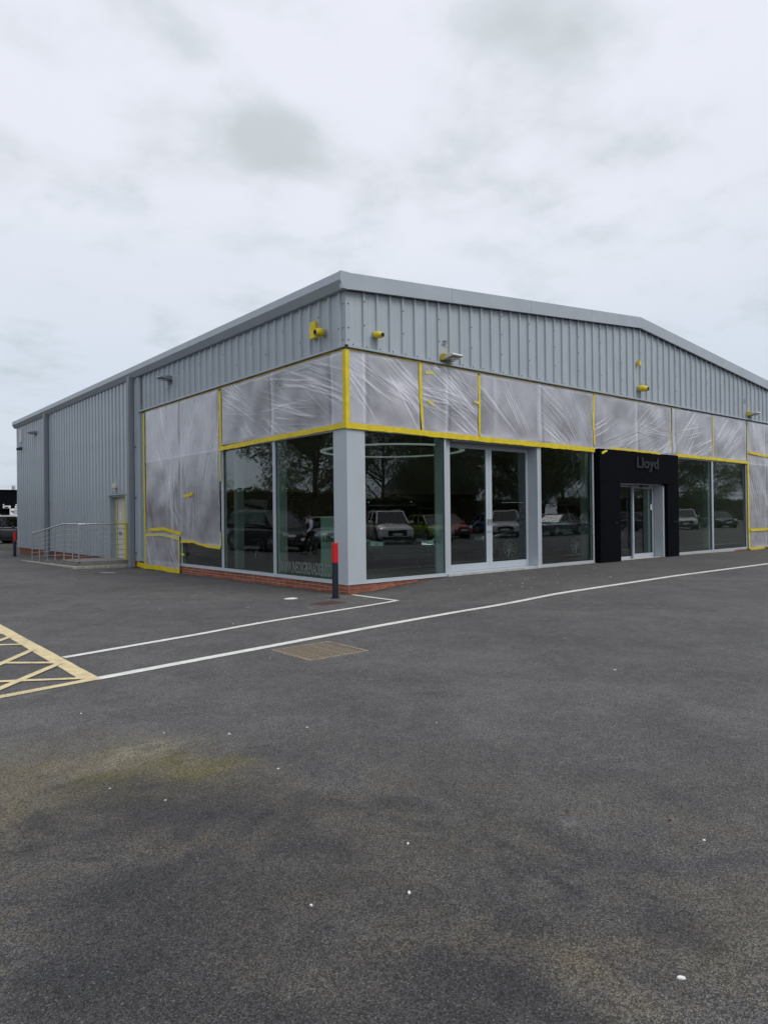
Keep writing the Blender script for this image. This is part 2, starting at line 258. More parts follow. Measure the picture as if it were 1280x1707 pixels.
def wear_paint(m_, thr):
    t = m_.node_tree; n = t.nodes; l = t.links; b = n['Principled BSDF']; g_ = n.new('ShaderNodeNewGeometry')
    a = n.new('ShaderNodeTexNoise'); a.inputs['Scale'].default_value = 55; a.inputs['Detail'].default_value = 5; a.inputs['Roughness'].default_value = .75; l.new(g_.outputs['Position'], a.inputs['Vector'])
    c_ = n.new('ShaderNodeTexNoise'); c_.inputs['Scale'].default_value = 2.4; c_.inputs['Detail'].default_value = 4; l.new(g_.outputs['Position'], c_.inputs['Vector'])
    s_ = n.new('ShaderNodeMath'); s_.operation = 'MULTIPLY_ADD'; l.new(c_.outputs['Fac'], s_.inputs[0]); s_.inputs[1].default_value = .55; l.new(a.outputs['Fac'], s_.inputs[2])
    r_2 = n.new('ShaderNodeMapRange'); r_2.inputs[1].default_value = thr; r_2.inputs[2].default_value = thr+.07; r_2.inputs[4].default_value = .8; l.new(s_.outputs[0], r_2.inputs[0])
    mx_ = n.new('ShaderNodeMixRGB'); l.new(r_2.outputs[0], mx_.inputs[0]); l.new(b.inputs['Base Color'].links[0].from_socket, mx_.inputs[1]); mx_.inputs[2].default_value = (.10, .098, .094, 1); l.new(mx_.outputs[0], b.inputs['Base Color'])
wear_paint(M['white'], .87); wear_paint(M['yline'], .86)
# ------------------------------------------------------------------ helpers
class MB:
    def __init__(s): s.v = []; s.f = []; s.sm = False
    def add(s, vs, fs):
        o = len(s.v); s.v += [tuple(v) for v in vs]; s.f += [tuple(i+o for i in f) for f in fs]; return s
    def box(s, x0, x1, y0, y1, z0, z1):
        x0, x1 = sorted((x0, x1)); y0, y1 = sorted((y0, y1)); z0, z1 = sorted((z0, z1))
        return s.add([(x0,y0,z0),(x1,y0,z0),(x1,y1,z0),(x0,y1,z0),(x0,y0,z1),(x1,y0,z1),(x1,y1,z1),(x0,y1,z1)],
            [(0,3,2,1),(4,5,6,7),(0,1,5,4),(1,2,6,5),(2,3,7,6),(3,0,4,7)])
    def prism(s, poly, axis, a, b):
        """poly: 2D points in the two other axes (in xyz order); extruded along axis from a to b"""
        n = len(poly)
        def mk(p, t): q = list(p); q.insert(axis, t); return tuple(q)
        vs = [mk(p, a) for p in poly]+[mk(p, b) for p in poly]
        fs = [tuple(range(n))[::-1], tuple(range(n, 2*n))]+[(i, (i+1) % n, (i+1) % n+n, i+n) for i in range(n)]
        return s.add(vs, fs)
    def cyl(s, p0, p1, r0, r1=None, n=10, cap=True):
        r1 = r0 if r1 is None else r1; p0 = Vector(p0); p1 = Vector(p1); d = (p1-p0)
        if d.length < 1e-6: return s
        d.normalize(); a = d.orthogonal().normalized(); b = d.cross(a)
        vs = []
        for p, r in ((p0, r0), (p1, r1)):
            for i in range(n): t = 2*math.pi*i/n; vs.append(p+a*(math.cos(t)*r)+b*(math.sin(t)*r))
        fs = [(i, (i+1) % n, (i+1) % n+n, i+n) for i in range(n)]
        if cap: fs += [tuple(range(n))[::-1], tuple(range(n, 2*n))]
        return s.add(vs, fs)
    def build(s, name, m_, parent=None, bevel=0, smooth=False, sub=0):
        me = D.meshes.new(name); me.from_pydata(s.v, [], s.f); me.materials.append(M[m_] if isinstance(m_, str) else m_); me.validate()
        o = D.objects.new(name, me); COL.objects.link(o)
        import bmesh
        bm = bmesh.new(); bm.from_mesh(me); bmesh.ops.recalc_face_normals(bm, faces=bm.faces); bm.to_mesh(me); bm.free()
        if parent: o.parent = parent
        if bevel:
            b = o.modifiers.new('bevel', 'BEVEL'); b.width = bevel; b.segments = 2; b.limit_method = 'ANGLE'
        if sub:
            b = o.modifiers.new('sub', 'SUBSURF'); b.levels = sub; b.render_levels = sub
        if smooth: me.polygons.foreach_set('use_smooth', [True]*len(me.polygons))
        return o
def tag(o, label=None, cat=None, group=None, kind=None):
    if label: o['label'] = label
    if cat: o['category'] = cat
    if group: o['group'] = group
    if kind: o['kind'] = kind
    return o
def empty(name, loc=(0, 0, 0), rz=0):
    o = D.objects.new(name, None); COL.objects.link(o); o.location = loc; o.rotation_euler = (0, 0, rz); o.empty_display_size = .2; return o
KIDS = {}
def copy_tree(o, parent=None):
    c_ = o.copy(); COL.objects.link(c_); c_.parent = parent
    for ch in [k for k in list(D.objects) if k.parent == o]: copy_tree(ch, c_)
    return c_
def meshobj(name, me, loc, parent, rot=None):
    o = D.objects.new(name, me); COL.objects.link(o); o.location = loc; o.parent = parent
    if rot: o.rotation_euler = rot
    return o
def sm(t): t = min(max(t, 0), 1); return t*t*(3-2*t)
def g(x, y):
    wr = -.08+.18*sm(x/2.9)-.04*sm((x-14)/6); wl = -.08-.09*min(max(y, 0)/27, 1)
    if x >= 0 and y <= 0: b, d = wr, -y
    elif x <= 0 and y >= 0: b, d = wl, -x
    elif x < 0: b, d = -.08, math.hypot(x, y)
    elif x > 22.6: b, d = wr, y
    else: b, d = -.17, max(y-28, 0)
    return b*sm(1-d/5)
def text_mesh(txt, size=1, extrude=.005, bold=0):
    cu = D.curves.new('t', 'FONT'); cu.body = txt; cu.size = size; cu.extrude = extrude; cu.offset = bold; cu.resolution_u = 3
    o = D.objects.new('t', cu); COL.objects.link(o); dg = bpy.context.evaluated_depsgraph_get()
    me = D.meshes.new_from_object(o.evaluated_get(dg)); D.objects.remove(o); return me
def place_text(txt, name, m_, parent, origin, udir, vdir, width, height, extrude=.004, bold=0):
    """fit the text into a width x height box whose lower left corner is origin"""
    me = text_mesh(txt, 1, 0, bold); co = np.empty(len(me.vertices)*3); me.vertices.foreach_get('co', co); co = co.reshape(-1, 3)
    mn = co.min(0); mx = co.max(0); U = Vector(udir); V = Vector(vdir); Nn = U.cross(V)
    base = Vector(origin); vs = []
    for p in co:
        a = (p[0]-mn[0])/(mx[0]-mn[0])*width; b = (p[1]-mn[1])/(mx[1]-mn[1])*height; vs.append(base+U*a+V*b)
    mb = MB(); fs = [tuple(pl.vertices) for pl in me.polygons]; nv = len(vs)
    mb.v = [tuple(v) for v in vs]+[tuple(v+Nn*extrude) for v in vs]; mb.f = fs+[tuple(i+nv for i in f) for f in fs]
    cnt = {}
    for f in fs:
        for i in range(len(f)):
            k = (f[i], f[(i+1) % len(f)]); cnt[tuple(sorted(k))] = cnt.get(tuple(sorted(k)), 0)+1
    for f in fs:
        for i in range(len(f)):
            a, b = f[i], f[(i+1) % len(f)]
            if cnt[tuple(sorted((a, b)))] == 1: mb.f.append((a, b, b+nv, a+nv))
    return mb.build(name, m_, parent)

# ------------------------------------------------------------------ ground
BX, BY = 22.7, 28.0
def axis(lo, hi, mids, step):
    a = list(np.arange(lo, hi+1e-6, step)); return sorted(set([round(float(v), 3) for v in a]+mids))
HX0, HX1, HY0, HY1 = -4.53, -3.71, -5.32, -4.50
xs = axis(-14, 28, [0., BX, HX0, HX1, -400, -200, -100, -60, -40, -25, -18, 35, 45, 60, 100, 200, 400], .5)
ys = axis(-16, 34, [0., BY, HY0, HY1, -400, -200, -100, -60, -40, -30, -22, 40, 50, 65, 100, 200, 400], .5)
mb = MB(); idx = {}
for i, x_ in enumerate(xs):
    for j, y_ in enumerate(ys): idx[i, j] = len(mb.v); mb.v.append((x_, y_, g(x_, y_)))
for i in range(len(xs)-1):
    for j in range(len(ys)-1):
        if 0 <= xs[i] < BX and 0 <= ys[j] < BY: continue
        if HX0 <= xs[i] < HX1 and HY0 <= ys[j] < HY1: continue
        mb.f.append((idx[i, j], idx[i+1, j], idx[i+1, j+1], idx[i, j+1]))
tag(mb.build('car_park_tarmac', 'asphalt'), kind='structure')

def ribbon(mb, p, q, w, lift=.006, step=.25, w2=None):
    p = Vector(p); q = Vector(q); d = q-p; n = max(2, int(d.length/step)); t = d.normalized(); s_ = Vector((-t.y, t.x))
    o = len(mb.v)
    for i in range(n+1):
        a = p+d*(i/n); jit = 1+random.uniform(-.035, .035); 
        for sg in (-.5, .5): b = a+s_*w*sg*jit; mb.v.append((b.x, b.y, g(b.x, b.y)+lift))
    for i in range(n): k = o+2*i; mb.f.append((k, k+1, k+3, k+2))
mb = MB(); ribbon(mb, (-6.49, -4.60), (-.62, -3.74), .135); ribbon(mb, (-.62, -3.74), (2.16, -3.50), .135); ribbon(mb, (2.16, -3.50), (7.3, -3.27), .135); ribbon(mb, (7.3, -3.27), (30, -3.2), .135)
tag(mb.build('painted_line', 'white'), 'long white painted line running along the front of the showroom', 'road marking')
mb = MB(); ribbon(mb, (-6.45, -3.29), (-4.67, -2.90), .11); ribbon(mb, (-4.67, -2.90), (-.10, -1.66), .11, .0065); ribbon(mb, (-.13, -1.70), (-.02, -.17), .10, .010)
tag(mb.build('painted_line', 'white'), 'short white painted line with a hooked end at the brick corner', 'road marking')
mb = MB()
ribbon(mb, (-6.50, .6), (-6.56, -4.66), .16, .004)
ribbon(mb, (-6.52, -4.60), (-8.9, -4.98), .11, .006)
for a, b in (((-6.57, -1.0), (-7.9, -.3)), ((-6.57, -2.09), (-7.9, -1.15)), ((-6.57, -3.56), (-8.6, -1.7)), ((-6.6, -4.50), (-8.8, -3.1))): ribbon(mb, a, b, .085, .008)
for a, b in (((-6.57, -1.35), (-7.9, -3.1)), ((-6.57, -2.53), (-8.3, -4.9)), ((-6.57, -3.6), (-7.7, -4.85)), ((-6.57, -.2), (-7.9, -1.9))): ribbon(mb, a, b, .085, .010)
tag(mb.build('hatched_marking', 'yline'), 'cream yellow criss-cross hatched box painted at the left edge', 'road marking')
# small painted spots, flecks
mb = MB()
def disc(mb, x, y, rx, ry, h, n=10, rot=0):
    o = len(mb.v); pts = []
    for i in range(n):
        t = 2*math.pi*i/n; k = random.uniform(.85, 1.12); a, b = rx*math.cos(t)*k, ry*math.sin(t)*k; pts.append((x+a*math.cos(rot)-b*math.sin(rot), y+a*math.sin(rot)+b*math.cos(rot)))
    z = g(x, y)
    mb.add([(p[0], p[1], z) for p in pts]+[(x+(p[0]-x)*.8, y+(p[1]-y)*.8, z+h) for p in pts], [tuple(range(n, 2*n))]+[(i, (i+1) % n, (i+1) % n+n, i+n) for i in range(n)])
disc(mb, -1.33, .12, .16, .12, .008)
tag(mb.build('paint_spot', 'pebble'), 'oval white patch on the tarmac left of the bollard', 'paint spot')
mb = MB(); ribbon(mb, (-1.75, 9.95), (-1.45, 9.6), .12)
tag(mb.build('paint_spot', 'pebble'), 'small white dash on the tarmac in front of the ramp', 'paint spot')
mb = MB()
for (x_, y_, r0) in [(-6.7,-6.67,.008),(-2.556,-7.728,.016),(-6.8,-9.413,.012),(-7.155,-9.226,.009),(-6.472,-10.396,.016),(-5.859,-7.256,.009),(-6.46,-7.839,.008),(-6.995,-5.745,.012),(-6.361,-7.012,.012),(-6.518,-9.091,.01)]:
    disc(mb, x_, y_, r0, r0*.6, .004, 7, random.random()*3)
for i in range(38):
    x_ = random.uniform(1.6, 8); disc(mb, x_, random.uniform(-2.6, -.15), random.uniform(.008, .025), random.uniform(.006, .015), .004, 6, random.random()*3)
for i in range(25):
    x_ = random.uniform(-9, 9); y_ = random.uniform(-11, -3); disc(mb, x_, y_, random.uniform(.004, .009), random.uniform(.003, .007), .003, 5)
for i in range(60): disc(mb, random.uniform(-4, 0), random.uniform(-3, 12), random.uniform(.006, .016), random.uniform(.006, .012), .003, 5)
tag(mb.build('scattered_flecks', 'pebble'), 'tiny white paper flecks scattered over the tarmac', None, kind='stuff')
# two leaf scraps
mb = MB(); disc(mb, -5.365, -9.773, .012, .009, .006); tag(mb.build('dead_leaf', 'iron'), 'tiny orange brown dead leaf lying on the tarmac at right', 'leaf')

# ------------------------------------------------------------------ building shell
B = empty('showroom_building', (0, 0, 0)); tag(B, 'single storey grey ribbed metal car showroom with low gable and glazed corner', 'building')
EAVE, APX, APZ = 6.21, 11.35, 7.26
def under(x): return EAVE+(APZ-EAVE)*(1-abs(x-APX)/APX)
PIT = .366; HEAD = 5.06; SILL = .115
def clad_mesh(name, z0, za, zb, dp=1.0):
    """one cladding sheet section: broad flat pan with two faint swages and one trapezoid rib, outer side towards -Y, running along +X"""
    pr = [(0, 0), (.105, 0), (.112, -.004), (.128, -.004), (.135, 0), (.225, 0), (.232, -.004), (.248, -.004), (.255, 0), (.296, 0), (.310, -.048), (.350, -.048), (.366, 0)]
    mb = MB(); pr = [(x, y*dp if y < -.01 else y) for x, y in pr]; n = len(pr)
    for (x, y) in pr: mb.v.append((x, y, z0))
    for (x, y) in pr: mb.v.append((x, y, za+(zb-za)*x/PIT))
    mb.f = [(i, i+1, i+1+n, i+n) for i in range(n-1)]
    return mb
# gable above the windows
xk = .463-.33; k = 0
panels_r = []
x0 = .133
while x0 < BX-.4:
    x1 = x0+PIT
    za, zb = under(x0), under(x1)
    mbp = clad_mesh('p', HEAD, za, zb); mbp.v = [(v[0]+x0, v[1], v[2]) for v in mbp.v]
    mbp.build('cladding_panel', 'clad', B); x0 = x1
XE = x0
mb = MB(); mb.box(0, .131, -.004, .02, HEAD, under(.06)); mb.box(-.004, .02, .0205, .131, HEAD, EAVE-.004); mb.build('corner_trim', 'trim', B)
mb = MB(); mb.box(XE+.003, BX+.004, -.004, .02, HEAD, under(BX)-.01); mb.build('corner_trim', 'trim', B)
# left wall: above the windows and the full height part beyond
hi = clad_mesh('hi', HEAD, EAVE+.0, EAVE+.0); lo = clad_mesh('lo', SILL, EAVE, EAVE, 1.4); top = clad_mesh('top', 2.42, EAVE, EAVE, 1.4)
for q_ in (lo, top):      # the side wall beyond the glazing has the deeper reversed profile
    z0_ = min(v[2] for v in q_.v); pr = [(0, -.07), (.195, -.07), (.222, 0), (.339, 0), (.366, -.07)]
    q_.v = [(x, y, z0_) for x, y in pr]+[(x, y, EAVE) for x, y in pr]; q_.f = [(i, i+1, i+6, i+5) for i in range(4)]
def bake(mb):
    mb.v = [(v[1], PIT-v[0], v[2]) for v in mb.v]; me = mb.build('cladding_panel', 'clad'); d = me.data; D.objects.remove(me); return d
me_hi, me_lo, me_top = bake(hi), bake(lo), bake(top)
y0 = .133; NL = 0
DY0, DY1 = 12.62, 14.08     # side door opening
while y0 < BY-.3:
    if y0+PIT < 11.3: meshobj('cladding_panel', me_hi, (0, y0, 0), B)
    elif y0+PIT > DY0+.05 and y0 < DY1-.05: meshobj('cladding_panel', me_top, (0, y0, 0), B)
    else: meshobj('cladding_panel', me_lo, (0, y0, 0), B)
    y0 += PIT
YE = y0
mb = MB(); mb.box(-.04, .02, YE-.12, BY+.02, SILL, EAVE-.005); mb.build('corner_trim', 'trim', B)
# hidden walls (back and right side) and roof
mb = MB(); mb.box(BX-.05, BX, .31, BY, -.2, EAVE); mb.box(.1, BX-.06, BY-.03, BY, -.2, EAVE); mb.prism([(.1, EAVE+.002), (BX-.06, EAVE+.002), (APX, APZ)], 1, BY-.03, BY); mb.build('rear_wall', 'clad', B)
mb = MB()
for a, b in ((-.16, APX), (APX, BX+.16)):
    za = APZ+.30-(APZ-EAVE)*abs(a-APX)/APX; zb = APZ+.30-(APZ-EAVE)*abs(b-APX)/APX
    mb.add([(a, -.05, za), (b, -.05, zb), (b, BY+.1, zb), (a, BY+.1, za), (a, -.05, za-.12), (b, -.05, zb-.12), (b, BY+.1, zb-.12), (a, BY+.1, za-.12)], [(0,1,2,3),(4,5,6,7),(0,1,5,4),(2,3,7,6),(0,3,7,4),(1,2,6,5)])
mb.build('roof', 'roof', B)
# verge trim in ~2.9 m lengths
def verge(x0, x1, first=False):
    z = lambda x: APZ-(APZ-EAVE)*abs(x-APX)/APX
    mb = MB(); h = .335
    a, b = x0+.003, x1-.003
    mb.add([(a, -.13, z(a)+h), (b, -.13, z(b)+h), (b, -.13, z(b)), (a, -.13, z(a)), (a, -.06, z(a)+h+.02), (b, -.06, z(b)+h+.02), (b, -.06, z(b)), (a, -.06, z(a)), (a, .25, z(a)+h+.02), (b, .25, z(b)+h+.02)],
        [(3,2,1,0), (0,1,5,4), (3,2,6,7), (4,5,9,8), (0,4,7,3), (1,5,6,2)]); return mb
edges = [-.19, 3.02, 5.95, 8.7, APX, 14.0, 16.75, 19.6, BX+.19]
for a, b in zip(edges, edges[1:]): verge(a, b).build('verge_trim', 'trim', B)
# eave gutter on the left: fascia, undercut, soffit
for i in range(10):
    a = -.06+i*2.83+.002; b = -.06+(i+1)*2.83-.002
    pr = [(-.20, EAVE+.335), (-.215, EAVE+.16), (-.11, EAVE+.0), (.0, EAVE-.0), (.0, EAVE+.335)]
    mb = MB(); mb.prism(pr, 1, a, b); mb.build('eave_gutter', 'trim', B)
mb = MB(); mb.prism([(-.205, EAVE+.34), (-.22, EAVE+.155), (-.14, EAVE-.01), (.02, EAVE-.01), (.02, EAVE+.34)], 1, -.134, -.064); mb.build('gutter_end_cap', 'trim', B)
# head flashing
mb = MB(); mb.prism([(-.085, HEAD-.03), (-.085, HEAD+.012), (.0, HEAD+.03), (.0, HEAD-.03)], 1, -.085, 11.28); mb.build('head_flashing', 'trim', B)
mb = MB(); mb.prism([(-.085, HEAD-.032), (-.085, HEAD+.010), (.0, HEAD+.028), (.0, HEAD-.032)], 0, -.083, BX); mb.build('head_flashing', 'trim', B)
# screws
mb = MB()
def screw(mb, x, y, z, ax):
    r0 = .011
    if ax == 'R': mb.box(x-r0, x+r0, y-.008, y+.002, z-r0, z+r0)
    else: mb.box(x-.008, x+.002, y-r0, y+r0, z-r0, z+r0)
for i in range(60):
    xx = .133+PIT*i
    screw(mb, xx+.06, -.001, HEAD+.06, 'R'); 
    if i % 3 == 0:
        for zz in (5.55, 6.05, 6.5, 6.9):
            if zz < under(xx)-.1: screw(mb, xx+.33, -.049, zz, 'R')
    if xx < 11: screw(mb, -.001, xx+.1, HEAD+.08, 'L'); 
    if i % 2 == 0 and xx < 11: screw(mb, -.049, xx+.036, HEAD+.38+.2*(i % 4), 'L')
for zz in (5.2, 5.45, 5.95): screw(mb, .07, -.005, zz, 'R'); screw(mb, -.005, .07, zz, 'L')
mb.build('screws', 'gasket', B)['kind'] = 'stuff'

# dark chalk scribbles left on the sheets
for (ax_, u_, z_) in (('R', 2.86, 5.62), ('L', 3.15, 5.55), ('R', 18.95, 5.82)):
    mb = MB(); rq = random.Random(int(u_*10)); pts_ = []
    for k_ in range(12): pts_.append((u_+.13*math.sin(k_*1.9)*rq.uniform(.6, 1), z_-.015*k_+rq.uniform(-.01, .01)))
    for a_, b_ in zip(pts_, pts_[1:]):
        p_, q_ = ((a_[0], -.007, a_[1]), (b_[0], -.007, b_[1])) if ax_ == 'R' else ((-.007, a_[0], a_[1]), (-.007, b_[0], b_[1]))
        mb.cyl(p_, q_, .0045, n=4)
    mb.build('chalk_scribble', 'darktrim', B)
# plinth and bricks
PL = MB(); PL.box(.012, .1, 0.012, 12.2, -.4, SILL-.004); PL.box(.012, .1, 12.21, BY, -.4, SILL-.004); PL.box(.0125, BX, .013, .1, -.4, SILL-.005)
plinth = PL.build('brick_plinth', 'mortar', B)
BL, BH = .240, .071
bm_ = MB(); bm_.box(0, .05, 0, BL-.014, 0, BH-.013); bo = bm_.build('brick', 'brick'); bo.modifiers.new('b', 'BEVEL').width = .003
me_b = bo.data; D.objects.remove(bo)
far = MB()
for cse in range(4):
    z = SILL-.006-(cse+1)*BH+.005; y = (cse % 2)*BL/2-.24 if cse % 2 else 0
    y = 0.0 if cse % 2 == 0 else BL/2-.12+.002
    yy = y
    while yy < BY-.25:
        if z+BH > -.2:
            if yy < 13.9 and z+BH > g(-.01, yy): meshobj('brick', me_b, (-.0+random.uniform(-.002, .002), yy, z), plinth)
            else: far.box(0, .05, yy, yy+BL-.012, z, z+BH-.01)
        yy += BL
    x = .055 if cse % 2 == 0 else .115
    if cse % 2: cl_ = meshobj('brick', me_b, (.113, .0, z), plinth, (0, 0, R(90))); cl_.scale = (1, .25, 1); cl_.location = (.113, .001, z)
    while x < 3.0:
        if z+BH > g(x+.2, -.01): 
            meshobj('brick', me_b, (x+BL-.012, random.uniform(-.002, .002), z), plinth, (0, 0, R(90)))
        x += BL
    x = 18
    while x < BX-.3: far.box(x, x+BL-.012, 0, .05, z, z+BH-.01); x += BL
far.build('far_bricks', 'brick', plinth)['kind'] = 'stuff'

# corner post
mb = MB(); mb.box(0, .43, 0, .43, SILL, HEAD-.035); mb.build('corner_post', 'alu', B, bevel=.004)

# windows: frame with bars, upper and lower panes
def window(ax, a, b, z0, z1, transom=3.37, w=.055, bottom=.07, parent=B, label=None):
    def bx(mb, u0, u1, d0, d1, za, zb):
        if ax == 'R': mb.box(u0, u1, d0, d1, za, zb)
        else: mb.box(d0, d1, u0, u1, za, zb)
    f = MB(); bx(f, a, a+w, .008, .11, z0, z1); bx(f, b-w, b, .008, .11, z0, z1)
    bx(f, a+w, b-w, .012, .108, z0, z0+bottom); bx(f, a+w, b-w, .012, .108, z1-w, z1)
    if transom: bx(f, a+w, b-w, .013, .107, transom-.04, transom+.04)
    fr = f.build('window', 'alu', parent, bevel=.003)
    gk = MB(); e = .012
    secs = [(z0+bottom, transom-.04), (transom+.04, z1-w)] if transom else [(z0+bottom, z1-w)]
    for za, zb in secs:
        p = MB(); bx(p, a+w+.001, b-w-.001, .05, .062, za+.001, zb-.001); p.build('pane', 'glass', fr)
        bx(gk, a+w, a+w+e, .034, .049, za, zb); bx(gk, b-w-e, b-w, .034, .049, za, zb); bx(gk, a+w+e, b-w-e, .034, .049, za, za+e); bx(gk, a+w+e, b-w-e, .034, .049, zb-e, zb)
    gk.build('gasket', 'gasket', fr)
    return fr
ZT = HEAD-.04
wl = [window('L', .432, 2.905, SILL, ZT), window('L', 2.91, 5.555, SILL, ZT), window('L', 5.56, 8.175, SILL, ZT), window('L', 8.18, 11.03, SILL, ZT)]
wr = [window('R', .432, 2.90, SILL, ZT), window('R', 6.40, 8.90, SILL, ZT), window('R', 13.52, 16.27, SILL, ZT), window('R', 16.275, 19.06, SILL, ZT), window('R', 19.065, 22.3, SILL, ZT)]
window('R', 2.905, 4.65, 3.38, ZT, None); window('R', 4.655, 6.395, 3.38, ZT, None)
window('R', 8.905, 11.2, 3.38, ZT, None); window('R', 11.205, 13.515, 3.38, ZT, None)
mb = MB(); mb.box(22.302, BX, 0.0, .3, SILL, ZT); mb.build('corner_post', 'alu', B)
# left jamb trim beside the tall film
mb = MB(); mb.box(-.03, .12, 11.035, 11.29, SILL, HEAD-.033); mb.build('jamb_trim', 'trim', B)
# sill flashing
mb = MB(); mb.box(-.02, .1, -.02, 11.29, SILL-.006, SILL-.0005); mb.box(.1005, 2.9, -.02, .1, SILL-.006, SILL-.0005); mb.build('sill_flashing', 'alu', B)

# recessed double glazed door, right facade
RY = .30
def leafdoor(name, a, b, z0, z1, y, sw=.11, bot=.17, topw=.11, handle=None):
    f = MB(); f.box(a, a+sw, y, y+.06, z0, z1); f.box(b-sw, b, y, y+.06, z0, z1); f.box(a+sw, b-sw, y+.001, y+.059, z0, z0+bot); f.box(a+sw, b-sw, y+.001, y+.059, z1-topw, z1)
    d = f.build(name, 'alu', B, bevel=.003); p = MB(); p.box(a+sw+.001, b-sw-.001, y+.025, y+.037, z0+bot, z1-topw); p.build('pane', 'glass', d)
    gk = MB(); e = .014; A, Bb, za, zb = a+sw, b-sw, z0+bot, z1-topw
    gk.box(A, A+e, y+.012, y+.024, za, zb); gk.box(Bb-e, Bb, y+.012, y+.024, za, zb); gk.box(A+e, Bb-e, y+.012, y+.024, za, za+e); gk.box(A+e, Bb-e, y+.012, y+.024, zb-e, zb); gk.build('gasket', 'gasket', d)
    if handle:
        h = MB(); h.box(handle-.015, handle+.015, y-.03, y-.002, 1.28, 1.42); h.cyl((handle, y-.012, 1.1), (handle, y-.001, 1.1), .02); h.build('lock', 'steel', d)
    return d
leafdoor('glazed_door', 3.14, 4.705, .16, 3.28, RY, handle=4.655); leafdoor('glazed_door', 4.71, 6.29, .16, 3.28, RY, handle=4.76)
mb = MB(); mb.box(6.30, 6.39, .008, RY+.08, SILL, 3.375); mb.build('door_jamb', 'alu', B); MB().box(2.91, 3.13, .115, RY+.08, SILL, 3.375).build('door_jamb', 'alu', B)
mb = MB(); mb.box(3.13, 6.30, .01, RY+.08, 3.285, 3.375); mb.build('door_head', 'darktrim', B)
mb = MB(); mb.box(2.905, 6.395, -.03, RY+.09, .05, .155); th = mb.build('threshold', 'alu', B)
mb = MB()
for i in range(60): xx = 2.95+i*.0565; mb.box(xx, xx+.03, -.045, -.0305, .085, .15)
mb.build('threshold_grille', 'white', B)['kind'] = 'stuff'

# black entrance portal
PY = -.16; PT = 3.40
por = empty('entrance_portal'); por.parent = B
def pan(*a): MB().box(*a).build('portal_panel', 'black', por, bevel=.003)
pan(8.955, 10.02, PY, .0, .06, 1.24); pan(8.955, 10.02, PY, .0, 1.247, 2.44); 
pan(12.78, 13.50, PY, .0, .06, 1.24); pan(12.78, 13.50, PY, .0, 1.247, 2.44)
pan(8.955, 11.35, PY, .0, 2.447, PT); pan(11.357, 13.50, PY, .0, 2.447, PT)
pan(8.955, 10.02, .003, .10, .06, 3.375); pan(12.78, 13.51, .003, .10, .06, 3.375); pan(10.025, 12.775, .003, .10, 2.447, 3.375)
place_text('Lloyd', 'sign_lettering', 'letter', por, (10.90, PY-.002, 2.80), (1, 0, 0), (0, 0, 1), 1.28, .44, .035, .022)
# portal doors
fj = MB(); fj.box(12.68, 12.775, -.05, .42, .1, 2.40); fj.box(10.03, 10.10, .005, .42, .1, 2.40); fj.box(10.03, 12.775, .005, .42, 2.402, 2.445); fj.box(10.03, 12.775, -.05, .42, .06, .098); fj.build('door_frame', 'alu', B, bevel=.003)
leafdoor('sliding_door', 10.10, 11.50, .10, 2.39, .34, .045, .07, .05); leafdoor('sliding_door', 11.40, 12.64, .10, 2.39, .26, .07, .14, .09)
mb = MB(); mb.box(12.46, 12.53, .253, .259, 1.62, 1.80); mb.build('door_sticker', 'sign', B); mb = MB(); mb.box(11.5, 11.9, -.01, .08, 2.33, 2.40); mb.build('door_sensor', 'gasket', B)

# side door with hood flashing
sdoor = empty('side_door'); sdoor.parent = B
mb = MB(); mb.box(-.03, .2, DY1, DY1+.10, SILL, 2.36); mb.box(-.03, .2, DY0-.10, DY0, SILL, 2.36); mb.box(-.03, .2, DY0, DY1, 2.30, 2.36); mb.build('door_surround', 'trim', sdoor)
mb = MB(); mb.prism([(-.10, 2.36), (-.10, 2.385), (.0, 2.43), (.0, 2.36)], 1, DY0-.16, DY1+.16); mb.build('door_hood', 'trim', sdoor)
mb = MB(); mb.box(.13, .17, DY0, DY1, SILL, 2.3); mb.build('door_leaf', 'door', sdoor)
mb = MB(); mb.box(.12, .129, DY0+.48, DY0+.50, SILL, 2.3); mb.build('meeting_gap', 'gasket', sdoor)
for (a, b) in ((13.86, 13.99), (13.10, 13.29)):
    MB().box(.112, .119, a, b, .17, 2.28).build('tape_strip', 'tape2', sdoor)
MB().cyl((.127, 13.58, 1.72), (.121, 13.58, 1.72), .07, n=14).build('round_notice', 'sign', sdoor)
MB().box(.121, .127, 13.50, 13.66, 1.47, 1.62).build('notice', 'sign', sdoor); MB().cyl((.127, 12.85, 1.75), (.121, 12.85, 1.75), .07, n=14).build('round_notice', 'sign', sdoor)
MB().box(.11, .127, 13.50, 13.72, .95, 1.06).build('door_plate', 'signblue', sdoor)

# downpipes
for yc in (11.72, 22.05, 27.3):
    if yc > 27: continue
    dp = MB(); dp.box(-.27, -.09, yc-.09, yc+.09, g(-.2, yc)+.01, EAVE+.05); o = dp.build('downpipe', 'darktrim', B, bevel=.02)
    for zz in (.35, 2.2, 3.9): 
        q = MB(); q.box(-.085, -.0, yc-.14, yc-.10, zz, zz+.05); q.box(-.075, -.04, yc-.099, yc+.11, zz+.001, zz+.049); q.build('pipe_bracket', 'darktrim', o)
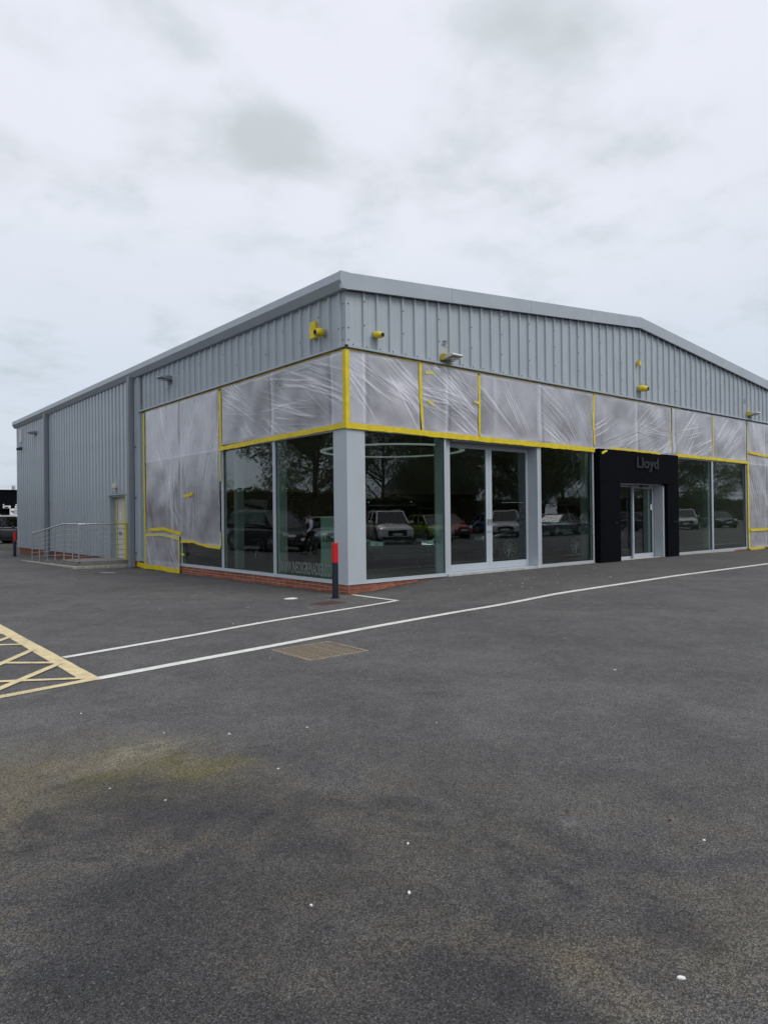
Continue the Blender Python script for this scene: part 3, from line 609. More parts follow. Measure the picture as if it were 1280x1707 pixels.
# far alarm boxes
# ------------------------------------------------------------------ interior
fl = MB()
tag(MB().box(.11, BX-.06, .4, BY-.05, -.1, .10).build('showroom_floor', 'floor'), kind='structure')
tag(MB().box(.11, BX-.06, .12, BY-.05, 5.3, 5.4).build('showroom_ceiling', 'iceil'), kind='structure')
tag(MB().box(.11, BX-.06, 17.0, 17.1, 2.72, 5.29).build('showroom_back_wall', 'wall'), kind='structure')
tag(MB().box(.11, BX-.06, 16.95, 17.1, .1, 2.718).build('showroom_lower_back_wall', 'dwall'), kind='structure')
tag(MB().box(BX-.3, BX-.2, .5, 16.9, .1, 5.29).build('showroom_end_wall', 'wall'), kind='structure')
tag(MB().box(.35, .45, 11.3, 16.9, .1, 5.29).build('showroom_side_wall', 'wall'), kind='structure')
for (x_, y_, r0) in ((1.05, 2.75, .0),): pass
def column(x, y, w=.34):
    mb = MB(); mb.box(x-w/2, x+w/2, y-w/2, y+w/2, .1, 5.29); mb.build('interior_column', 'icol', B, bevel=.01)
for q in ((.9, 6.3, .21), (.9, 4.05, .24), (3.6, .9, .24), (9.75, .9, .18), (13.9, 1.2, .2), (17.9, 1.0, .22)): column(*q)
# luminous ring lamps
def ring_lamp(x, y, z, r0, label):
    t = empty('ring_light', (x, y, z)); n = 48; mb = MB()
    for i in range(n):
        t0 = 2*math.pi*i/n
        for rr_, zz in ((r0-.11, 0), (r0, 0), (r0, .035), (r0-.11, .035)): mb.v.append((rr_*math.cos(t0), rr_*math.sin(t0), zz))
    for i in range(n):
        for j in range(4): mb.f.append((4*i+j, 4*i+(j+1) % 4, 4*((i+1) % n)+(j+1) % 4, 4*((i+1) % n)+j))
    mb.build('luminous_ring', 'ring', t)
    for k in range(4):
        a = math.pi/2*k+.4; MB().cyl(((r0-.055)*math.cos(a), (r0-.055)*math.sin(a), .09), ((r0-.055)*math.cos(a), (r0-.055)*math.sin(a), 5.3-z), .008, n=6).build('hanging_wire', 'steel', t)
    tag(t, label, 'ceiling light')
ring_lamp(3.7, 2.85, 3.27, 1.95, 'big glowing pale green ring lamp behind the showroom corner')
# leaning info board
ib = empty('info_board', (.78, 1.75, .1), R(-38)); MB().add([(-.2, 0, .02), (.2, 0, .02), (.2, .03, .02), (-.2, .03, .02), (-.2, .18, 1.42), (.2, .18, 1.42), (.2, .21, 1.42), (-.2, .21, 1.42)], [(0,1,5,4), (1,2,6,5), (2,3,7,6), (3,0,4,7), (4,5,6,7), (0,3,2,1)]).build('board', 'board', ib)
m4 = MB(); m4.cyl((0, .2, 1.2), (0, .6, .0), .015, n=6); m4.build('prop_leg', 'gasket', ib)
for i in range(5): MB().box(-.15+i*.062, -.15+i*.062+.035, .085, .10, .86, .97+.02*(i % 2)).build('printed_mark', 'vinyld', ib)
tag(ib, 'leaning pale green information board just inside the left corner window', 'display board')
place_text('WWW.INEOSGRENADIER.COM', 'window_lettering', 'vinyl', wl[0], (.049, 2.72, .24), (0, -1, 0), (0, 0, 1), 2.17, .27, .003, .012)
place_text('G.R', 'window_lettering', 'vinyld', wr[1], (7.72, .066, 2.36), (1, 0, 0), (0, 0, 1), .42, .17, -.003, .015)
mb = MB(); mb.prism([(7.98, 2.78), (8.03, 2.78), (7.93, 3.26), (7.90, 3.26)], 1, .066, .069); mb.prism([(8.14, 3.26), (8.17, 3.26), (8.40, 2.98), (8.34, 2.98)], 1, .066, .069); mb.build('window_graphic', 'vinyld', wr[1])

# ------------------------------------------------------------------ film sheets and tape
MULL = dict(R=[.445, 2.9, 6.4, 11.2, 13.5, 16.27, 20.7], L=[.445, 2.9, 8.17])
def film(ax, u0, u1, ztop, zbot, seeds, nf=70, direction=None, amp=1.0, off=-.022, res=.02, lowwhite=True, soft=1.0):
    """creased polythene; zbot may be a function of u. Returns MB-like mesh object. direction: mean fold angle in degrees"""
    rg = np.random.default_rng(seeds); nu = int((u1-u0)/res)+1; nv = int((ztop-(zbot if not callable(zbot) else min(zbot(u0), zbot(u1))))/res)+1
    U, V = np.meshgrid(np.linspace(u0, u1, nu), np.linspace(0, 1, nv), indexing='ij')
    zb = np.vectorize(zbot)(U) if callable(zbot) else np.full_like(U, zbot)
    Z = zb+(ztop-zb)*V
    h = np.zeros_like(U); fo = np.zeros_like(U); lu, lz = u1-u0, float(ztop-zb.min())
    # slow billow
    for _ in range(7):
        kx, kz, ph = rg.uniform(.5, 2.4), rg.uniform(.5, 2.4), rg.uniform(0, 6.3); h += .006*np.sin(U*kx*2+Z*kz*2*rg.choice([-1, 1])+ph)
    nf = int(nf*.62)
    for kf in range(nf):
        if kf % 3 == 0: cu_, cz = rg.uniform(u0, u1), float(ztop-rg.uniform(.1, 1)*lz)
        # clusters of sub parallel creases pulling from a taped edge
        if kf % 9 == 0:
            base_a = R((direction if direction is not None else rg.choice([-35, 35, 20, -60]))+rg.normal(0, 13)); ccu, ccz = rg.uniform(u0, u1), float(zb.min()+rg.uniform(.02, .98)*lz)
        a = base_a+rg.normal(0, .07); du, dz = math.cos(a), math.sin(a)
        ofs = rg.normal(0, .15); al_ = rg.normal(0, .25); cu_ = ccu-math.sin(base_a)*ofs+math.cos(base_a)*al_; cz = ccz+math.cos(base_a)*ofs+math.sin(base_a)*al_*.6
        t = (U-cu_)*du+(Z-cz)*dz; d = -(U-cu_)*dz+(Z-cz)*du + .008*np.sin(t*4+kf)
        ln = rg.uniform(.25, .8)*min(1.3, lz); w = rg.uniform(.007, .016)
        tp = np.exp(-(t/ln)**4); pr = np.exp(-(d/w)**2)
        A = rg.uniform(.003, .009)*amp
        h += A*pr*tp; fo += pr*tp*rg.uniform(.1, 1.0)**1.5*amp-.25*np.exp(-((d-w*1.8)/w)**2)*tp*rg.uniform(0, .8)  # doubled film, plus highlight and shade of each crease put into opacity
    for _ in range(int(nf/10)):   # broad soft haze streaks
        a = R((direction if direction is not None else 30)+rg.normal(0, 25)); cu_, cz = rg.uniform(u0, u1), float(zb.min()+rg.uniform(0, 1)*lz)
        t = (U-cu_)*math.cos(a)+(Z-cz)*math.sin(a); d = -(U-cu_)*math.sin(a)+(Z-cz)*math.cos(a)
        fo += .2*soft*rg.choice([1, -.7])*np.exp(-(d/rg.uniform(.05, .16))**2-(t/rg.uniform(.3, .8))**2)
    if lowwhite: fo += .95*np.exp(-((Z-zb)/.075)**4)*(.45+.55*np.sin(U*3.1+seeds)**2)+.25*np.exp(-((Z-zb)/.16)**2)
    edge = np.minimum.reduce([(U-u0)/.08, (u1-U)/.08, (Z-zb)/.08, (ztop-Z)/.08]).clip(0, 1)
    for um in MULL[ax]:
        if u0+.1 < um < u1-.1: fo += .42*np.exp(-((U-um)/.03)**2)-.22*np.exp(-((U-um-.10)/.05)**2)
    if (ztop-zb.min()) > 2: fo += .22*(1/(1+np.exp(-(Z-3.37)/.02)))-.05+.35*np.exp(-((Z-3.36)/.025)**2)
    mb = D.meshes.new('film'); X = off+.010-(h-h.min())*.8*(.25+.75*edge)
    co = np.stack([U, X, Z] if ax == 'R' else [X, U, Z], -1).reshape(-1, 3)
    ii = np.arange((nu-1)*(nv-1)); i = ii//(nv-1); j = ii % (nv-1); a = i*nv+j
    fc = np.stack([a, a+nv, a+nv+1, a+1], 1) if ax == 'R' else np.stack([a, a+1, a+nv+1, a+nv], 1)
    mb.vertices.add(len(co)); mb.vertices.foreach_set('co', co.ravel()); mb.loops.add(fc.size); mb.loops.foreach_set('vertex_index', fc.ravel())
    mb.polygons.add(len(fc)); mb.polygons.foreach_set('loop_start', np.arange(0, fc.size, 4)); mb.polygons.foreach_set('use_smooth', [True]*len(fc))
    mb.update(); mb.validate(); at = mb.attributes.new('fold', 'FLOAT', 'POINT'); at.data.foreach_set('value', np.clip(fo, -.45, 1.1).ravel().astype(np.float32)); mb.materials.append(M['film'])
    return mb
def tape(ax, pts, w, off=-.030, m_='tape', parent=None, name='tape_strip', seed=0, thick=.003, wob=.008):
    """tape strip through (u,z) points, slightly uneven width with torn overlaps"""
    rg = random.Random(seed+len(pts)*13+int(w*1000)); P = []
    for (a, b) in zip(pts, pts[1:]):
        L_ = math.dist(a, b); n = max(1, int(L_/.12))
        for i in range(n): P.append((a[0]+(b[0]-a[0])*i/n, a[1]+(b[1]-a[1])*i/n))
    P.append(pts[-1]); mb = MB(); vs = []
    for i, p in enumerate(P):
        q = P[min(i+1, len(P)-1)]; q0 = P[max(i-1, 0)]; d = Vector((q[0]-q0[0], q[1]-q0[1])).normalized(); nrm = Vector((-d.y, d.x))
        wa = w/2+rg.uniform(-wob, wob); wb = w/2+rg.uniform(-wob, wob)
        for sd_, ww in ((1, wa), (-1, wb)):
            for th_ in (0, -thick):
                u, z = p[0]+nrm.x*sd_*ww, p[1]+nrm.y*sd_*ww; dd = off+th_+(rg.uniform(-.0015, .0015) if th_ else 0); vs.append((u, dd, z) if ax == 'R' else (dd, u, z))
    mb.v = vs
    for i in range(len(P)-1):
        k = 4*i
        mb.f += [(k+1, k+3, k+7, k+5), (k, k+4, k+6, k+2), (k, k+1, k+5, k+4), (k+2, k+6, k+7, k+3)]
    mb.f += [(0, 2, 3, 1), (len(vs)-4, len(vs)-3, len(vs)-1, len(vs)-2)]
    return mb.build(name, m_, parent)
def sheet(label, ax, u0, u1, ztop, zbot, seed, **k):
    t = empty('plastic_sheet', (0, u0, ztop) if ax == 'L' else (u0, 0, ztop)); o = D.objects.new('film', film(ax, u0, u1, ztop, zbot, seed, **k)); COL.objects.link(o); o.parent = t
    o.matrix_parent_inverse = Matrix.Translation(-Vector(t.location)); tag(t, label, 'plastic sheet', 'clear plastic sheets masking the windows'); return t
def stape(t, *a, **k):
    o = tape(*a, **k); o.parent = t; o.matrix_parent_inverse = Matrix.Translation(-Vector(t.location)); return o
ZH = 4.995
# right facade
s1 = sheet('plastic sheet on the right side of the corner post, leftmost on the front', 'R', .02, 2.06, ZH, 3.42, 3, nf=66, direction=-38)
s2 = sheet('narrow heavily creased plastic sheet above the fixed pane and door, second from the corner', 'R', 2.10, 4.0, ZH, 3.42, 5, nf=110, direction=-28)
s3 = sheet('wide plastic sheet over two panes above the glazed double door', 'R', 4.06, 8.86, ZH, lambda u: 3.42-.04*sm((u-4)/4), 8, nf=100, direction=-42, amp=.8)
s4 = sheet('bulging plastic sheet directly above the black entrance portal', 'R', 8.93, 13.33, ZH, lambda u: 3.36+.05*math.sin(u), 13, nf=120, direction=26)
s5 = sheet('plastic sheet just right of the portal with a puckered lower left corner', 'R', 13.38, 16.24, ZH, 3.42, 21, nf=90, direction=32)
s6 = sheet('plastic sheet above the second pane right of the portal', 'R', 16.32, 19.02, ZH, 3.42, 34, nf=80, direction=40)
s7 = sheet('full height plastic sheet at the right edge of the picture', 'R', 19.16, 22.25, ZH, .10, 55, nf=110, direction=-60, soft=1.8)
stape(s1, 'R', [(2.075, 4.98), (2.08, 4.2), (2.15, 3.44)], .085, seed=1); stape(s2, 'R', [(4.02, 4.93), (4.03, 4.2), (4.02, 3.46)], .075, seed=2)
stape(s2, 'R', [(2.22, 4.78), (2.5, 4.79)], .07, m_='tape2', seed=3, off=-.036); stape(s2, 'R', [(2.26, 4.16), (2.5, 4.06)], .07, m_='tape2', seed=4, off=-.036); stape(s2, 'R', [(3.82, 4.27), (4.0, 4.25)], .06, m_='tape2', seed=5, off=-.036)
stape(s3, 'R', [(8.89, 4.95), (8.87, 4.3), (8.90, 3.5)], .08, seed=6); stape(s3, 'R', [(8.82, 4.45), (8.82, 3.95)], .05, m_='tape2', seed=7, off=-.036)
stape(s4, 'R', [(13.26, 4.9), (13.30, 3.48)], .05, m_='tape2', seed=8); stape(s4, 'R', [(9.5, PT+.035), (11.6, PT+.02), (12.35, PT+.0)], .06, m_='tape', seed=9, off=-.17); stape(s4, 'R', [(9.05, 3.27), (9.32, 3.36)], .06, m_='tape', seed=10, off=-.17)
stape(s5, 'R', [(16.27, 4.97), (16.28, 3.44)], .08, m_='tape2', seed=11); stape(s6, 'R', [(19.09, 4.97), (19.10, 3.44)], .07, m_='tape2', seed=12)
stape(s7, 'R', [(19.12, 3.44), (19.12, 1.0), (19.16, .10)], .13, seed=13, off=-.034); stape(s7, 'R', [(19.15, 3.80), (20.4, 3.72), (22.2, 3.74)], .09, seed=14, off=-.075); stape(s7, 'R', [(19.15, .82), (22.2, .83)], .10, seed=15, off=-.075); stape(s7, 'R', [(19.15, .09), (22.2, .10)], .10, seed=16, off=-.075)
# left facade
t1 = sheet('plastic sheet on the left side of the corner post, over the lettered pane', 'L', .02, 5.48, ZH, lambda u: 3.43+.03*sm(u/5), 4, nf=150, direction=22)
t2 = sheet('tall plastic sheet hanging from the flashing down to knee height, left facade', 'L', 5.66, 8.16, ZH, lambda u: .74+.10*sm((u-6)/2), 17, nf=110, direction=-75, soft=2)
t3 = sheet('tall plastic sheet beside the downpipe at the far end of the glazing', 'L', 8.18, 10.83, ZH, .98, 29, nf=110, direction=70, soft=2.2)
t4 = sheet('small low plastic sheet taped over the bottom of the last pane and its bricks', 'L', 8.20, 10.86, 1.0, -.03, 37, nf=70, direction=60, lowwhite=True, off=-.045)
stape(t1, 'L', [(5.58, 4.93), (5.56, 4.2), (5.54, 3.35)], .13, seed=21); stape(t2, 'L', [(5.60, 3.33), (5.585, 2.8), (5.57, 2.5)], .07, m_='tape2', seed=22, off=-.026); stape(t2, 'L', [(5.60, 1.15), (5.60, .75)], .045, m_='tape2', seed=23)
stape(t2, 'L', [(5.62, .73), (6.3, .735), (7.3, .85), (8.15, .83)], .075, seed=24); stape(t2, 'L', [(7.25, 2.22), (7.85, 2.16)], .09, seed=25, off=-.05)
stape(t3, 'L', [(10.93, 4.95), (10.93, 3.0), (10.90, 1.0), (10.93, -.02)], .13, seed=26); stape(t3, 'L', [(8.05, 1.07), (9.3, 1.20), (10.5, 1.16)], .10, seed=27, off=-.055)
stape(t4, 'L', [(8.21, 1.0), (8.19, .5), (8.22, -.02)], .07, m_='tape2', seed=28, off=-.06); stape(t4, 'L', [(8.2, .92), (9.4, 1.02), (10.8, .98)], .075, m_='tape2', seed=29, off=-.062); stape(t4, 'L', [(8.15, -.07), (9.4, -.02), (10.4, -.03), (10.95, -.04)], .14, seed=30, off=-.064); stape(t4, 'L', [(7.9, .46), (8.14, .47)], .07, seed=31)
# long tapes and head tape
bt = tape('R', [(-.03, 3.41), (1.5, 3.405), (2.2, 3.395), (4.3, 3.375), (6.5, 3.37), (8.9, 3.36)], .125, off=-.038, name='masking_tape', seed=41); tag(bt, 'long bright yellow tape across the front from corner post to portal', 'tape')
bt = tape('L', [(-.03, 3.42), (1.5, 3.41), (3.4, 3.40), (5.62, 3.37)], .115, off=-.038, name='masking_tape', seed=42); tag(bt, 'bright yellow tape along the left facade below the corner sheet', 'tape')
bt = tape('R', [(13.55, 3.43), (16.2, 3.42), (19.1, 3.40)], .10, off=-.038, name='masking_tape', seed=43); tag(bt, 'yellow tape across the two panes right of the black portal', 'tape')
bt = tape('L', [(10.98, -.02), (11.5, .0), (11.62, .02)], .16, off=-.036, name='masking_tape', seed=44); tag(bt, 'yellow tape on the ground edge between the last window and downpipe', 'tape')
mb = MB(); mb.box(-.045, -.041, -.041, .06, 3.36, 4.99); mb.box(-.041, .055, -.045, -.041, 3.36, 4.99); tag(mb.build('masking_tape', 'tape'), 'vertical yellow tape folded round the corner post', 'tape')
bt = tape('R', [(.1, 5.0), (9, 5.0), (14, 5.0)], .035, off=-.010, m_='tape', name='masking_tape', seed=45); tag(bt, 'shaded yellow tape under the front head flashing', 'tape')
bt = tape('L', [(.1, 5.0), (5, 5.0), (10.9, 5.0)], .04, off=-.010, m_='tape', name='masking_tape', seed=46); tag(bt, 'shaded yellow tape under the left head flashing', 'tape')
bt = None

# ------------------------------------------------------------------ fixtures on the walls
def floodlight(loc, ax, label, taped=None, L_=.42):
    t = empty('wall_floodlight', loc, 0 if ax == 'R' else R(-90))
    # local: -Y outwards, X along the wall
    mb = MB(); mb.prism([(-.002, -.05), (-.002, .07), (-.10, .07), (-.36, .045), (-.40, .0), (-.34, -.02), (-.10, -.055)], 0, -.17, .17); mb.build('lamp_body', 'darktrim' if taped is None else 'pale', t, bevel=.012)
    MB().box(-.12, .12, -.33, -.12, -.066, -.052).build('lamp_lens', 'lens', t); MB().box(-.06, .06, -.08, -.003, -.14, -.056).build('mounting_bracket', 'darktrim', t)
    if taped: MB().prism([(-.006, -.062), (-.006, .078), (-.13, .078), (-.17, .052), (-.12, .0), (-.10, -.065)], 0, -.18, .18).build('tape_wrap', 'tape', t)
    return tag(t, label, 'wall light', 'floodlights on the facades')
floodlight((2.9, -.03, 5.19), 'R', 'white wall light above the narrow creased sheet, half wrapped in yellow tape', True)
floodlight((19.25, -.03, 5.26), 'R', 'yellow taped wall light near the right edge of the picture', True)
floodlight((-.03, 8.75, 5.74), 'L', 'dark grey wall light above the tall sheets on the left facade')
floodlight((-.03, 24.2, 5.6), 'L', 'distant dark grey wall light high at the far end of the left wall')
def camera_cover(loc, ax, label, s_=1):
    t = empty('security_camera', loc, 0 if ax == 'R' else R(-90)); mb = MB(); n = 14
    prof = [(-.0, .055), (-.05, .09), (-.14, .10), (-.22, .085), (-.27, .06)]
    for (y_, r0) in prof:
        for i in range(n): a = 2*math.pi*i/n; mb.v.append((r0*math.cos(a)*s_-y_*.25*s_, y_*s_, (r0*math.sin(a)*.95+y_*.15)*s_))
    for j in range(len(prof)-1):
        for i in range(n): mb.f.append((j*n+i, j*n+(i+1) % n, (j+1)*n+(i+1) % n, (j+1)*n+i))
    mb.build('taped_cover', 'tape', t, smooth=True)
    MB().cyl((.0675*s_, -.262*s_, -.04*s_), (.069*s_, -.268*s_, -.041*s_), .052*s_, n=12).build('dark_opening', 'gasket', t); MB().box(-.05*s_, .05*s_, -.02, .03, -.06*s_, .06*s_).build('mounting_plate', 'trim', t)
    return tag(t, label, 'security camera', 'cameras wrapped in yellow tape')
camera_cover((.74, -.03, 5.40), 'R', 'yellow taped round camera on the front just right of the corner', .82)
camera_cover((11.33, -.03, 5.40), 'R', 'yellow taped camera on the front below the gable apex', 1.05)
camera_cover((-.03, .74, 5.48), 'L', 'yellow taped round camera on the left facade beside the yellow box')
t = MB().box(-.04, .04, -.09, .0, -.07, .07).build('sensor_box', 'tape'); t.location = (11.28, -.03, 6.17); tag(t, 'tiny yellow taped sensor high under the gable apex', 'sensor')
t = empty('alarm_box', (-.04, 1.03, 5.58)); MB().box(-.09, .0, -.10, .10, -.18, .18).build('box_cover', 'tape', t, bevel=.008); tag(t, 'flat yellow taped rectangular box on the left facade near the corner', 'alarm box')
t = empty('alarm_box', (-.04, 26.9, 5.72)); MB().box(-.1, .0, -.09, .09, -.32, .32).build('box_cover', 'sign', t, bevel=.008); tag(t, 'narrow white box high on the far end of the left wall', 'alarm box')
t = empty('security_camera', (-.04, 26.9, 5.1)); MB().cyl((-.02, 0, .0), (-.26, .05, -.06), .09, .06).build('camera_body', 'gasket', t); MB().cyl((0, 0, .02), (-.02, 0, .0), .05).build('mounting_plate', 'gasket', t); tag(t, 'small black camera below the white box at the far wall end', 'security camera')
t = empty('door_lamp', (-.04, 13.45, 2.68)); MB().box(-.12, .0, -.16, .16, -.07, .09).build('lamp_shade', 'cream', t, bevel=.015); MB().box(-.10, -.0, -.05, .05, -.16, -.071).build('bracket', 'pale', t); tag(t, 'cream bulkhead lamp above the taped side door', 'wall light')

# ------------------------------------------------------------------ ramp, railing
RW = -1.725
rp_ = empty('access_ramp', (RW, 12.3, 0)); 
def keep(o, t): o.parent = t; o.matrix_parent_inverse = Matrix.Translation(-Vector(t.location)); return o
zg0 = g(RW, 12.3)
mb = MB(); mb.add([(RW, 12.3, -.3), (-.01, 12.3, -.3), (-.01, 12.3, .13), (RW, 12.3, .13), (RW, 14.3, .13), (-.01, 14.3, .13), (RW, 18.3, -.14), (-.01, 18.3, -.14), (RW, 18.3, -.3), (-.01, 18.3, -.3)],
   [(0,1,2,3), (3,2,5,4), (4,5,7,6), (6,7,9,8), (0,3,4,6,8), (1,9,7,5,2)]); keep(mb.build('concrete_slab', 'concrete', None), rp_)
for i in range(7):
    a = 12.17+i*1.04; 
    mb = MB(); mb.box(RW-.15, RW-.012, a+.004, a+1.036, -.3, g(RW, a)+.075-.012*i); keep(mb.build('kerb_stone', 'kerb', None, bevel=.012), rp_)
for i in range(2):
    a = RW-.012+i*.87; mb = MB(); mb.box(a+.004, a+.866, 12.17, 12.295, -.3, g(RW, 12)+.075); keep(mb.build('kerb_stone', 'kerb', None, bevel=.012), rp_)
tag(rp_, 'low grey concrete ramp with pale kerb stones leading to the side door', 'ramp')
rl = empty('handrail', (RW, 12.06, 0))
def zr(y): return 1.36 if y < 14.05 else 1.36-(y-14.05)*.0935
posts = [18.2, 17.14, 16.08, 15.03, 13.95, 12.97, 12.30]
for y_ in posts:
    zb = .13 if y_ < 14.3 else .13-(y_-14.3)*.0675
    if y_ > 16.8: zb = min(zb, -.06)
    mb = MB(); mb.cyl((RW+.04, y_, zb-.01), (RW+.04, y_, zr(y_)-.02), .022, n=10); mb.cyl((RW+.04, y_, zb), (RW+.04, y_, zb+.012), .06, n=12); keep(mb.build('post', 'steel', None, smooth=False), rl)
mb = MB(); mb.cyl((-.12, 12.36, .13), (-.12, 12.36, 1.34), .024, n=10); mb.cyl((-.12, 12.36, .13), (-.12, 12.36, .145), .06); keep(mb.build('post', 'tape', None), rl)['label'] = 'end post wrapped in yellow tape'
pth = [(RW+.04, 18.25, zr(18.25)), (RW+.04, 14.05, 1.36), (RW+.04, 12.36, 1.36), (-.42, 12.36, 1.36)]
mb = MB()
for a, b in zip(pth, pth[1:]): mb.cyl(a, b, .027, n=12)
keep(mb.build('top_rail', 'steel', None, smooth=False), rl); mb = MB(); mb.cyl((-.42, 12.36, 1.36), (-.08, 12.36, 1.36), .031, n=12); keep(mb.build('taped_rail_end', 'tape', None), rl)
for k in range(6):
    f = (k+1)/7; mb = MB()
    za = zr(18.2)*f+(-.06)*(1-f); zb = 1.36*f+.13*(1-f)
    mb.cyl((RW+.04, 18.2, za), (RW+.04, 13.95, zb), .008, n=6); mb.cyl((RW+.04, 13.95, zb), (RW+.04, 12.34, zb), .008, n=6); mb.cyl((RW+.04, 12.36, zb), (-.12, 12.36, zb), .008, n=6); keep(mb.build('tension_wire', 'steel', None), rl)
tag(rl, 'stainless steel wire railing along the access ramp, taped yellow at the door end', 'railing')

# ------------------------------------------------------------------ bollards, drain covers, litter
def bollard(x, y, label, top=1.06):
    z = g(x, y); t = empty('bollard', (x, y, z)); mb = MB(); mb.cyl((0, 0, -.02), (0, 0, .70), .062, n=20); mb.build('post', 'navy', t, bevel=.004)
    mb = MB(); mb.cyl((0, 0, .702), (0, 0, top+.03), .064, n=20); mb.build('red_sleeve', 'red', t, bevel=.006)
    for sx in (-1, 1): MB().box(sx*.075-.012, sx*.075+.012, -.012, .012, .0, .03).build('fixing_lug', 'navy', t)
    return tag(t, label, 'bollard', 'red topped bollards')
bollard(-.62, -.40, 'navy bollard with red top standing in front of the showroom corner')
bollard(-1.2, 23.3, 'distant navy bollard with red top near the dark four-wheel drive')
bollard(-6.9, 21.0, 'bollard with red top mirrored in the left windows')
# big grate
gr_ = empty('drain_grate', (-4.12, -4.91, .0)); mb = MB(); mb.box(-.41, .41, -.41, .41, -.42, -.40)
for a in ((-.43, -.411, -.43, .43), (.411, .43, -.43, .43), (-.41, .41, -.43, -.411), (-.41, .41, .411, .43)): mb.box(*a, -.40, -.004)
mb.build('pit_lining', 'pit', gr_)
mb = MB(); mb.box(-.41, .41, .37, .41, -.03, .004); mb.box(-.41, .41, -.41, -.37, -.03, .004); mb.box(-.41, -.37, -.369, .369, -.03, .0038); mb.box(.37, .41, -.369, .369, -.03, .0038); mb.build('grate_frame', 'irond', gr_)
bar = MB(); bar.box(-.365, .365, -.008, .008, -.02, .001); b0 = bar.build('grate_bar', 'irond', gr_); me_bar = b0.data; b0.location = (0, -.336, 0)
for i in range(1, 13): meshobj('grate_bar', me_bar, (0, -.336+i*.056, 0), gr_)
mb = MB()
for i in range(13): xx = -.336+i*.056; mb.box(xx-.009, xx+.009, -.365, .365, -.021, -.003)
mb.build('cross_bars', 'irond', gr_)['kind'] = 'stuff'
tag(gr_, 'square rusty iron drain grate beside the long white line', 'drain cover')
sc_ = empty('inspection_cover', (-1.28, -1.06, g(-1.28, -1.06)), R(8)); MB().box(-.30, .30, -.2, .2, -.03, .007).build('cover_frame', 'iron', sc_); MB().box(-.27, .27, -.17, .17, .0072, .012).build('cover_plate', 'iron', sc_)
for i in range(5): MB().box(-.24, .24, -.14+i*.065, -.12+i*.065, .0122, .017).build('raised_rib', 'iron', sc_)
tag(sc_, 'small reddish brown iron cover in the tarmac in front of the bollard', 'drain cover')
# crumpled bag
t = MB(); n = 9
for i in range(6):
    for j in range(n): a = 2*math.pi*j/n; ph = math.pi*i/5; rr_ = .16*math.sin(ph)*random.uniform(.7, 1.2)+.001; t.v.append((rr_*1.5*math.cos(a), rr_*math.sin(a), .09-.09*math.cos(ph)*random.uniform(.8, 1.1)))
for i in range(5):
    for j in range(n): t.f.append((i*n+j, i*n+(j+1) % n, (i+1)*n+(j+1) % n, (i+1)*n+j))
o = t.build('crumpled_bag', 'pinkbag'); o.location = (20.6, -.25, g(20.6, -.25)); tag(o, 'pink and white crumpled plastic bag on the ground at the right edge', 'bag')

